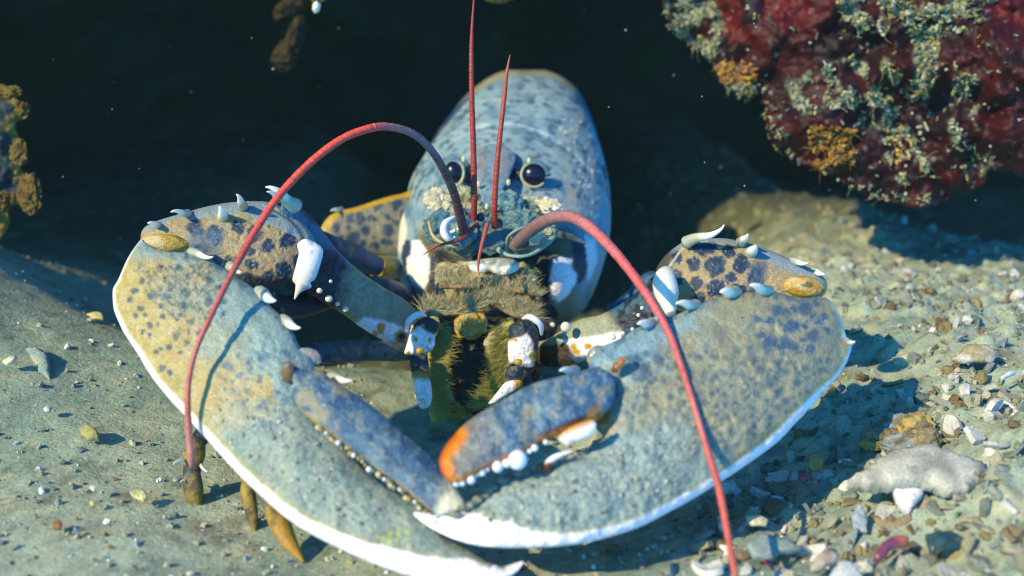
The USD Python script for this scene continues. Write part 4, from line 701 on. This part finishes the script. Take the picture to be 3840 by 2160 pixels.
for pl, sd_, th, orange in [([(2490, -100), (2500, 100), (2610, 190), (2720, 250), (2720, 120), (2640, -100)], 3, .42, False), ([(3130, -100), (3160, 60), (3260, 130), (3450, 130), (3640, 110), (3740, 40), (3740, -100)], 4, .46, False), ([(3430, 100), (3530, 100), (3510, 250), (3460, 400), (3430, 330)], 5, .40, False), ([(2950, 320), (3150, 220), (3330, 220), (3440, 330), (3330, 480), (3150, 460), (2990, 420)], 6, .52, False), ([(3270, 470), (3400, 480), (3480, 620), (3400, 700), (3330, 620)], 7, .45, False), ([(3580, 260), (3680, 300), (3660, 440), (3720, 620), (3640, 680), (3560, 500)], 8, .5, False), ([(3050, 480), (3200, 490), (3200, 590), (3060, 620)], 9, .38, True), ([(2700, 230), (2830, 260), (2840, 310), (2700, 300)], 10, .3, True), ([(2740, 320), (2830, 320), (2830, 380), (2760, 370)], 11, .2, False)]:
    w_ = n2(u, v, 42, sd_); m = polymask(u, v, pl, 14, 16, sd_) * ss(th - .02, th + .06, w_ + (n2(u, v, 9, 3) - .5) * .22); k_ = n2(u, v, 7, sd_ + 3)
    c = mix(c, mix(lin(130, 96, 34), lin(84, 58, 26), k_) if orange else mix(lin(150, 150, 112), lin(72, 80, 62), ss(.35, .65, k_)), m * .9)
body = obj('rock_body', (V, F), RED, over, c)
fr = np.nonzero(sd > 0)[0]
def growths(name, poly, n, size, cols, seed, thr=.5, parent=over):
    r = np.random.default_rng(seed); inside = fr[shapely.contains_xy(Polygon(poly), u[fr], v[fr])]
    w_ = n2(u[inside], v[inside], 42, seed); inside = inside[w_ > thr]; out = []
    if not len(inside): return
    for i_ in r.choice(inside, n):
        q0 = V[i_] - FWD * .0004; dv = r.normal(0, 1, 3) - FWD * .3 + np.array([0, 0, -.4]); dv /= np.linalg.norm(dv); cc = cols[r.integers(len(cols))]
        for _ in range(r.integers(3, 8)):
            sz = size * r.uniform(.10, .34); w = np.array(ICO[1].vertices) * (1 + r.normal(0, .16, (42, 1))) * sz * r.uniform(.6, 1.3, 3)
            out.append((w + q0, np.array(ICO[1].faces), cc * r.uniform(.55, 1.2))); dv = dv + r.normal(0, .55, 3); dv /= np.linalg.norm(dv); q0 = q0 + dv * sz * 1.1
        if r.random() < .3:
            q1 = q0 + dv * size * .7; q2 = q1 + (dv + r.normal(0, .6, 3) + np.array([0, 0, -.4])) * size * .7
            a_, b_, s_ = tube([q0, q1, q2], [size * .06, size * .045, size * .02], 4); out.append((a_, b_, cc * r.uniform(.8, 1.2)))
    a_, b_, c_ = cat_m(out); obj(name, (a_, b_), GROWTH, parent, c_, kind='stuff')
pale = [lin(136, 138, 106), lin(100, 108, 84), lin(156, 148, 92), lin(84, 104, 96), lin(120, 108, 64), lin(170, 168, 134)]
growths('pale_tufts', [(2490, -100), (2500, 100), (2610, 190), (2720, 250), (2720, 120), (2640, -100)], 230, 0.0036, pale, 3, .42)
growths('pale_tufts', [(3130, -100), (3160, 60), (3260, 130), (3450, 130), (3640, 110), (3740, 40), (3740, -100)], 430, 0.0041, pale, 4, .46)
growths('pale_tufts', [(3430, 100), (3530, 100), (3510, 250), (3460, 400), (3430, 330)], 150, 0.0037, pale, 5, .40)
growths('pale_tufts', [(2950, 320), (3150, 220), (3330, 220), (3440, 330), (3330, 480), (3150, 460), (2990, 420)], 150, 0.0034, pale, 6, .52)
growths('pale_tufts', [(3270, 470), (3400, 480), (3480, 620), (3400, 700), (3330, 620)], 110, 0.0036, pale + [lin(190, 150, 70)], 7, .45)
growths('pale_tufts', [(3580, 260), (3680, 300), (3660, 440), (3720, 620), (3640, 680), (3560, 500)], 70, 0.0034, pale, 8, .5)
growths('orange_crust', [(3050, 480), (3200, 490), (3200, 590), (3060, 620)], 300, .0046, [lin(140, 100, 36), lin(118, 80, 30), lin(156, 126, 60)], 9, .38)
growths('orange_crust', [(2700, 230), (2830, 260), (2840, 310), (2700, 300)], 200, .0042, [lin(170, 128, 50), lin(150, 104, 40), lin(130, 80, 60)], 10, .3)
growths('pale_tufts', [(2740, 320), (2830, 320), (2830, 380), (2760, 370)], 60, .0040, pale, 11, .2)
growths('scattered_tufts', [(2560, 0), (3840, 0), (3840, 620), (3400, 740), (2950, 560)], 110, 0.0029, pale, 12, .3)
growths('edge_tufts', [(2500, 100), (2560, 100), (2900, 330), (2960, 560), (3250, 700), (3500, 740), (3500, 800), (2900, 700)], 110, 0.0031, pale, 13, .3)
obj('sponge_knob', blob(3835, 215, .655, 34, 30, 20, 0, 3, .2, 4), GROWTH, over, lin(150, 110, 40))

# rock at the left edge; shade painted as teal, lit rim as ochre knobs
pc = at(-40, 560, .66); lr = thing('edge_rock', 'rock at the left edge, its shade painted teal and its lit rim as ochre knobs', 'rock', pc)
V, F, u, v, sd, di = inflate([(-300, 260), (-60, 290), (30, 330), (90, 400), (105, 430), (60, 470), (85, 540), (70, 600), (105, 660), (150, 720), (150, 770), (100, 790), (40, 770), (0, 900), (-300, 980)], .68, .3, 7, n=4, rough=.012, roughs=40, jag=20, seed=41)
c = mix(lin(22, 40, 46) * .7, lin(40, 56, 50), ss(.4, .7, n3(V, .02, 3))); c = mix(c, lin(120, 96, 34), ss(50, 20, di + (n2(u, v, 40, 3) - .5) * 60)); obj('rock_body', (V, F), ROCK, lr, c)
for x, y, rx, ry in ((30, 345, 50, 22), (85, 410, 26, 26), (70, 570, 30, 48), (110, 720, 42, 66), (118, 765, 34, 34), (15, 740, 24, 20), (10, 770, 22, 22)): lump('lit_rim_knob', x, y, .655, rx, ry, lin(104, 84, 30), lin(80, 56, 18), 0, GROWTH, 20, x, lr, .6, 4)
# growths hanging at the top; the first has dimness painted as dark pigment
pc = at(1080, 60, .80); hg = thing('hanging_growth', 'ochre growth hanging left of the tall antennule, dimness painted as dark pigment', 'growth', pc)
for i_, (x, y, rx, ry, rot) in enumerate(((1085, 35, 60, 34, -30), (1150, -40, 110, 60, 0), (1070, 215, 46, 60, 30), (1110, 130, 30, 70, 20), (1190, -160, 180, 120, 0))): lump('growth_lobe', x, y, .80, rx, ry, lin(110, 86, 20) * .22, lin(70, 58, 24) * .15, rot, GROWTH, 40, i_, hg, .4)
pc = at(1188, 30, .70); h2 = thing('hanging_tuft', 'small pale yellow tuft hanging at the top edge', 'growth', pc); lump('tuft_lobe', 1187, 24, .70, 14, 26, lin(206, 190, 110), lin(230, 226, 210), 10, GROWTH, 14, 2, h2, .4, 3); lump('tuft_lobe', 1195, -40, .70, 40, 50, lin(120, 100, 60), lin(80, 70, 40), 10, GROWTH, 30, 4, h2, .4, 3)
pc = at(1880, -10, .70); h3 = thing('sponge_lump', 'olive sponge lump poking in at the top edge above the shell', 'sponge', pc); lump('sponge_lobe', 1872, -16, .72, 56, 26, lin(130, 104, 40), lin(90, 70, 30), 0, GROWTH, 30, 6, h3, .4, 3)

# ------------------------------------------------------------------ shells and fragments on the sand
def slab(name, label, cat, poly, c1, c2, thick=.003, lift=.004, tilt=(0, 0), curl=0, mat=SHARD, group=None, seed=0, lean=None):
    """A flat broken piece lying on the sand: its outline set on the ground, given thickness, tilt and curl."""
    P = np.array(poly, float); ctr, dc = ground_hit(P[:, 0].mean(), P[:, 1].mean(), lift)
    lean = lean if lean is not None else .45; nz = np.array([0, -math.sin(lean), math.cos(lean)]); ey = np.array([0, math.cos(lean), math.sin(lean)])
    ray = at(P[:, 0], P[:, 1], 1.0) - CAM; G = CAM + ray * (((ctr - CAM) @ nz) / (ray @ nz))[:, None]; xy = np.stack([(G - ctr)[:, 0], (G - ctr) @ ey], 1)
    b = resample(xy, .0012, True); b = b + (np.stack([n2(b[:, 0] * 1e3, b[:, 1] * 1e3, 3, seed), n2(b[:, 0] * 1e3, b[:, 1] * 1e3, 3, seed + 1)], 1) - .5) * .0016
    pol = Polygon(b).buffer(0); pol = max(getattr(pol, 'geoms', [pol]), key=lambda g: g.area); bb = np.array(pol.exterior.coords)[:-1]
    x0, y0, x1, y1 = pol.bounds; st = max((x1 - x0), (y1 - y0)) / 16; g = np.stack(np.meshgrid(np.arange(x0, x1, st), np.arange(y0, y1, st)), -1).reshape(-1, 2); g = g[shapely.contains_xy(pol.buffer(-st * .3), g[:, 0], g[:, 1])]
    p = np.vstack([bb, g]); t = Delaunay(p).simplices; t = t[shapely.contains_xy(pol, *p[t].mean(1).T)]
    e1, e2 = p[t[:, 1]] - p[t[:, 0]], p[t[:, 2]] - p[t[:, 0]]; neg = e1[:, 0] * e2[:, 1] - e1[:, 1] * e2[:, 0] < 0; t[neg] = t[neg][:, [0, 2, 1]]
    thick = min(thick, .22 * float(np.ptp(p, 0).min())); R_ = np.abs(p).max(); h = p @ np.array(tilt) + curl * R_ * (1 - (p[:, 0] ** 2 + p[:, 1] ** 2) / R_ ** 2) + (n2(p[:, 0] * 1e3, p[:, 1] * 1e3, 6, seed) - .5) * .0024 + (n2(p[:, 0] * 1e3, p[:, 1] * 2e3, 4, seed + 3) - .5) * min(.10 * R_, .004)
    n = len(p); nb = len(bb); edge = np.zeros(n); edge[:nb] = 1
    gzv = ctr[2] - lift; place = lambda h_: ctr + p[:, :1] * RIGHT + p[:, 1:] * ey + h_[:, None] * nz
    topv = place(h + thick * (.5 - .35 * edge)); bot = place(h - thick * .7)
    k = np.arange(nb); k2 = (k + 1) % nb
    if shapely.LinearRing(bb).is_ccw: sidef = np.vstack([np.stack([k, k + n, k2 + n], 1), np.stack([k, k2 + n, k2], 1)])
    else: sidef = np.vstack([np.stack([k, k2 + n, k + n], 1), np.stack([k, k2, k2 + n], 1)])
    Vv = np.vstack([topv, bot]); Ff = np.vstack([t, t[:, ::-1] + n, sidef]); cc_ = mix(c1, c2, ss(.4, .62, n3(Vv, .006, seed)))
    x = thing(name, label, cat, (ctr[0], ctr[1], gzv), group); obj('shell_piece', (Vv, Ff), mat, x, cc_, smooth=35 if False else True)
    return x
def Q(*q): return [(2640 + x / 2.131, 1480 + y / 2.131) for x, y in q]
grey, whit, brn = pg(160, 168, 156), pg(226, 218, 200), pg(150, 110, 80)
slab('shell_fragment', 'flat grey angular shell plate lying low on the rubble beside the right antenna tip', 'shell', Q((330, 1200), (460, 1110), (600, 1150), (700, 1170), (785, 1240), (600, 1262), (530, 1320), (400, 1300)), pg(150, 160, 150), pg(140, 152, 140), .004, .008, (0, 0.07), 0.00, SHARD, None, 1)
slab('shell_fragment', 'broad pale layered oyster shell, the largest piece on the rubble', 'shell', Q((1150, 670), (1300, 600), (1500, 490), (1800, 450), (2000, 520), (2250, 600), (2200, 720), (2100, 790), (1960, 800), (1750, 730), (1500, 740), (1300, 720)), pg(206, 198, 176), pg(160, 158, 140), .006, .012, (.05, 0.05), 0.09, SHARD, None, 2, .25)
slab('shell_fragment', 'thick white chalky shell lump under the largest pale shell', 'shell', Q((1500, 690), (1620, 670), (1740, 720), (1750, 800), (1650, 930), (1560, 880), (1510, 800)), pg(238, 230, 222), pg(206, 200, 196), .008, .010, (0, 0.20), 0.15, SHARD, None, 3)
slab('shell_fragment', 'purple and orange curved shell near the bottom right', 'shell', Q((1350, 1310), (1400, 1210), (1500, 1150), (1640, 1150), (1630, 1210), (1500, 1240), (1400, 1330)), pg(130, 66, 96), pg(196, 106, 70), .004, .010, (0, 0.20), 0.20, SMOOTH, None, 4)
slab('shell_fragment', 'dark teal shell beside the purple and orange one', 'shell', Q((1770, 1130), (1950, 1100), (2060, 1130), (1950, 1200), (1820, 1260)), pg(40, 70, 70), pg(70, 90, 80), .004, .008, (0, 0.16), 0.15, SMOOTH, None, 5)
slab('shell_fragment', 'small crimson shard standing at the edge of the claw shadow', 'shell', Q((740, 610), (790, 640), (880, 660), (800, 690), (760, 660)), pg(196, 50, 60), pg(220, 110, 120), .003, .008, (0, 0.32), 0.10, SMOOTH, None, 6)
slab('shell_fragment', 'tiny crimson sliver below the flat grey plate', 'shell', Q((470, 1320), (520, 1330), (570, 1395), (540, 1390), (490, 1350)), pg(190, 50, 70), pg(150, 60, 70), .003, .007, (0, 0.20), 0.10, SMOOTH, None, 7)
slab('shell_fragment', 'rounded pale slab cut by the bottom edge right of the flat grey plate', 'shell', Q((1000, 1449), (1080, 1340), (1180, 1340), (1280, 1460), (1150, 1520)), pg(200, 196, 186), pg(180, 180, 168), .006, .008, (0, 0.12), 0.15, SHARD, None, 8)
slab('shell_fragment', 'translucent amber flake upright at the edge of the claw shadow', 'shell', Q((830, 500), (880, 475), (950, 470), (950, 560), (880, 590), (840, 560)), pg(190, 150, 60), pg(160, 140, 80), .002, .012, (0, 0.40), 0.05, SMOOTH, None, 9)
slab('shell_fragment', 'grey-blue triangular shard in the middle of the rubble', 'shell', Q((1180, 960), (1240, 870), (1300, 960), (1320, 1080), (1200, 1080)), pg(150, 166, 170), pg(190, 190, 180), .004, .008, (0, 0.20), 0.05, SHARD, None, 10)
slab('shell_fragment', 'cream lump left of the triangular shard', 'shell', Q((340, 980), (430, 970), (520, 1000), (500, 1050), (400, 1055), (340, 1030)), pg(226, 214, 170), pg(190, 176, 140), .006, .006, (0, 0.08), 0.25, SHARD, None, 11)
slab('shell_fragment', 'brownish oval shell below the triangular shard', 'shell', Q((850, 1390), (900, 1300), (1000, 1240), (1090, 1290), (1040, 1350), (930, 1400)), pg(170, 140, 116), pg(196, 190, 170), .005, .007, (0, 0.12), 0.20, SHARD, None, 12)
slab('shell_fragment', 'white curl of shell far right beyond the rubble', 'shell', [(3590, 1460), (3610, 1440), (3640, 1450), (3636, 1480), (3600, 1478)], pg(236, 230, 226), pg(206, 196, 170), .006, .008, (0, 0.16), 0.20, WHITE, None, 13)
slab('shell_fragment', 'pale rod-like shell piece at the right edge', 'shell', [(3750, 1412), (3800, 1388), (3808, 1400), (3760, 1424)], pg(230, 226, 220), pg(206, 206, 200), .005, .008, (0, 0.08), 0.15, WHITE, None, 14)
slab('shell_fragment', 'blurred cream and tan double shell behind the claw shadow', 'shell', [(3570, 1345), (3620, 1310), (3700, 1310), (3740, 1330), (3720, 1360), (3620, 1362)], pg(176, 160, 110), pg(206, 200, 186), .008, .008, (0, 0.16), 0.20, SHARD, None, 15)
slab('shell_fragment', 'curved half shell on the left mound', 'shell', [(95, 1310), (130, 1300), (180, 1330), (190, 1390), (190, 1425), (150, 1400), (130, 1360)], pg(180, 180, 140), pg(140, 160, 150), .003, .002, (0, 0.0), 0.06, SHARD, None, 16, .5)
slab('shell_fragment', 'pale tooth-shaped chip at the left edge on the mound', 'shell', [(10, 1358), (40, 1345), (66, 1338), (60, 1355), (30, 1370)], pg(226, 214, 170), pg(200, 196, 160), .006, .006, (0, 0.12), 0.20, SHARD, None, 17)
slab('shell_fragment', 'yellow-tipped stub on the crest of the left mound', 'shell', [(325, 1182), (360, 1176), (388, 1180), (390, 1200), (350, 1200)], pg(206, 190, 110), pg(190, 150, 50), .007, .006, (0, 0.12), 0.20, SHARD, None, 18)
slab('shell_fragment', 'bean-shaped cream shell on the sand left of the yellow leg', 'shell', [(487, 1850), (510, 1838), (545, 1846), (552, 1868), (536, 1882), (515, 1872), (495, 1868)], pg(222, 206, 140), pg(190, 180, 120), .006, .006, (0, 0.12), 0.20, SHARD, None, 19)
slab('shell_fragment', 'sand-caked lump on the sand below the left mound', 'shell', [(295, 1610), (330, 1590), (370, 1625), (368, 1645), (335, 1648), (305, 1630)], pg(190, 176, 106), pg(150, 150, 110), .010, .006, (0, 0.12), 0.25, DUSTY, None, 20)
slab('shell_fragment', 'round white pebble-like shell, the upper of two left of the bean-shaped one', 'shell', [(335, 1826), (347, 1820), (360, 1828), (356, 1840), (340, 1840)], pg(226, 216, 176), pg(190, 180, 130), .006, .005, (0, 0.00), 0.30, SHARD, None, 21)
slab('shell_fragment', 'round cream chip, the lower of two left of the bean-shaped one', 'shell', [(334, 1884), (347, 1874), (360, 1880), (358, 1893), (340, 1896)], pg(206, 186, 120), pg(170, 160, 110), .006, .005, (0, 0.00), 0.30, SHARD, None, 22)
slab('shell_fragment', 'rust-brown bit casting a blue shadow near the lower left', 'shell', [(196, 1960), (215, 1952), (235, 1960), (232, 1980), (205, 1982)], pg(150, 96, 40), pg(130, 106, 60), .006, .005, (0, 0.00), 0.25, SHARD, None, 23)
slab('shell_fragment', 'white grain high on the sand below the left mound', 'shell', [(164, 1536), (176, 1524), (194, 1530), (190, 1546), (172, 1548)], pg(200, 206, 206), pg(170, 176, 160), .007, .005, (0, 0.00), 0.30, SHARD, None, 24)
# clump of cemented rubble beside the claw shadow
ctr, _ = ground_hit(3380, 1600, .01); cl = thing('rubble_clump', 'knobbly brown clump of cemented rubble at the edge of the claw shadow', 'stone', ctr)
for i_, (x, y, rx, ry) in enumerate(((3310, 1640, 70, 40), (3370, 1600, 70, 50), (3440, 1600, 66, 56), (3480, 1650, 46, 46), (3390, 1665, 90, 36), (3270, 1665, 40, 24))):
    p, dd = ground_hit(x, y + ry * .4, .004); lump('lump', x, y, float(dd), rx, ry, [pg(170, 150, 110), pg(150, 160, 160), pg(190, 166, 90)][i_ % 3], pg(130, 120, 90), 0, DUSTY, 40, i_, cl, .45)

# broken shell bits: small flat chips one can pick out, all alike in the photograph
r = np.random.default_rng(21); made = 0
chipc = [pg(190, 186, 166), pg(150, 156, 140), pg(214, 208, 194), pg(168, 158, 124), pg(136, 146, 132), pg(160, 140, 100), pg(130, 112, 84)]
while made < 110:
    uu_, vv2 = r.uniform(2350, 3840), r.uniform(1330, 2160)
    if vv2 < 1560 + (3300 - uu_) * .55 or r.random() > .35 + .65 * ss(1400, 1800, vv2): continue
    p, dd = ground_hit(uu_, vv2, .001); sz = r.uniform(.003, .0075); k = r.integers(4, 8); an = np.sort(r.uniform(0, 2 * np.pi, k))
    o = np.stack([np.cos(an), np.sin(an)], 1) * r.uniform(.5, 1.1, (k, 1)) * sz
    if abs(Polygon(o).area) < sz * sz * .5: continue
    b = resample(catmull(o, 3, True), sz / 5, True); nb = len(b); th = sz * r.uniform(.10, .22); cur = r.uniform(-.3, .5) / sz
    zz = cur * (b ** 2).sum(1); top = np.c_[b * .93, zz + th]; bot = np.c_[b, zz - th]; kk = np.arange(nb); k2 = (kk + 1) % nb
    w = np.vstack([top, bot, [[0, 0, th * 1.3], [0, 0, -th]]]); f = np.vstack([np.stack([kk, k2, np.full(nb, 2 * nb)], 1), np.stack([k2 + nb, kk + nb, np.full(nb, 2 * nb + 1)], 1), np.stack([kk, kk + nb, k2 + nb], 1), np.stack([kk, k2 + nb, k2], 1)])
    R_ = trimesh.transformations.euler_matrix(r.normal(.25, .4), r.normal(0, .4), r.uniform(0, 6.3))[:3, :3]
    p = p + [0, 0, float(gz(p[0], p[1]) - gz(p[0], p[1], False))]
    o_ = obj('shell_chip', (w @ R_.T + p + [0, 0, sz * .03], f), SHARD, None, np.tile(chipc[r.integers(len(chipc))] * r.uniform(.75, 1.1), (len(w), 1)), smooth=False)
    tag(o_, 'small broken shell chip lying among the rubble on the right', 'shell chip', 'broken shell chips in the rubble'); made += 1

# loose gravel and shell grit
def shards(n, xr, yr, smin, smax, dens, cols, seed):
    r = np.random.default_rng(seed); out = []; base = [np.array(ICO[1].vertices), trimesh.creation.box((1.6, 1.2, .6)).subdivide().vertices]; bf = [np.array(ICO[1].faces), trimesh.creation.box((1.6, 1.2, .6)).subdivide().faces]
    k = 0
    while k < n:
        x, y = r.uniform(*xr), r.uniform(*yr)
        if r.random() > dens(x, y): continue
        k += 1; b_ = r.integers(2); s = smin * (smax / smin) ** (r.random() ** 2.2); w = base[b_] * (1 + r.normal(0, .18, (len(base[b_]), 1))) * r.uniform(.45, 1.2, 3)
        w = w @ trimesh.transformations.random_rotation_matrix(r.random(3))[:3, :3].T * s
        out.append((w + [x, y, float(gz(x, y)) + s * .25], np.array(bf[b_]), cols[r.integers(len(cols))] * r.uniform(.7, 1.1)))
    return cat_m(out)
gcols = [pg(160, 158, 134), pg(186, 180, 150), pg(140, 146, 126), pg(160, 146, 100), pg(210, 206, 192), pg(116, 128, 116), pg(130, 112, 80), pg(150, 160, 150)]
V, F, c = shards(7500, (.0, .62), (.33, .95), .0008, .0048, lambda x, y: float(ss(.02, .16, x + .2 * (y - .4)) * ss(1.0, .5, y)), gcols, 5)
tag(obj('gravel', (V, F), DUSTY, None, c, smooth=False), 'bank of shell grit and gravel on the right of the sand', 'gravel', None, 'stuff')
gcols = [g_ * 1.35 for g_ in gcols]
V, F, c = shards(4200, (-.6, .1), (.36, .85), .0005, .0022, lambda x, y: float(.35 + .65 * ss(.55, .40, y)), gcols, 6)
tag(obj('shell_grit', (V, F), DUSTY, None, c, smooth=False), 'fine pale shell grit scattered over the sand on the left', 'grit', None, 'stuff')
# grains of sand lying on the claws and specks drifting in the water
r = np.random.default_rng(9); out = []
for _ in range(90):
    p = at(r.uniform(0, 3840), r.uniform(0, 1500), r.uniform(.42, .85)); s = r.uniform(.00018, .0005)
    out.append((np.array(ICO[1].vertices) * s * r.uniform(.6, 1.4, 3) + p, np.array(ICO[1].faces), lin(190, 200, 210) * .35))
V, F, c = cat_m(out); tag(obj('drifting_specks', (V, F), DUSTY, None, c), 'pale specks drifting in the dark water', 'specks', None, 'stuff')
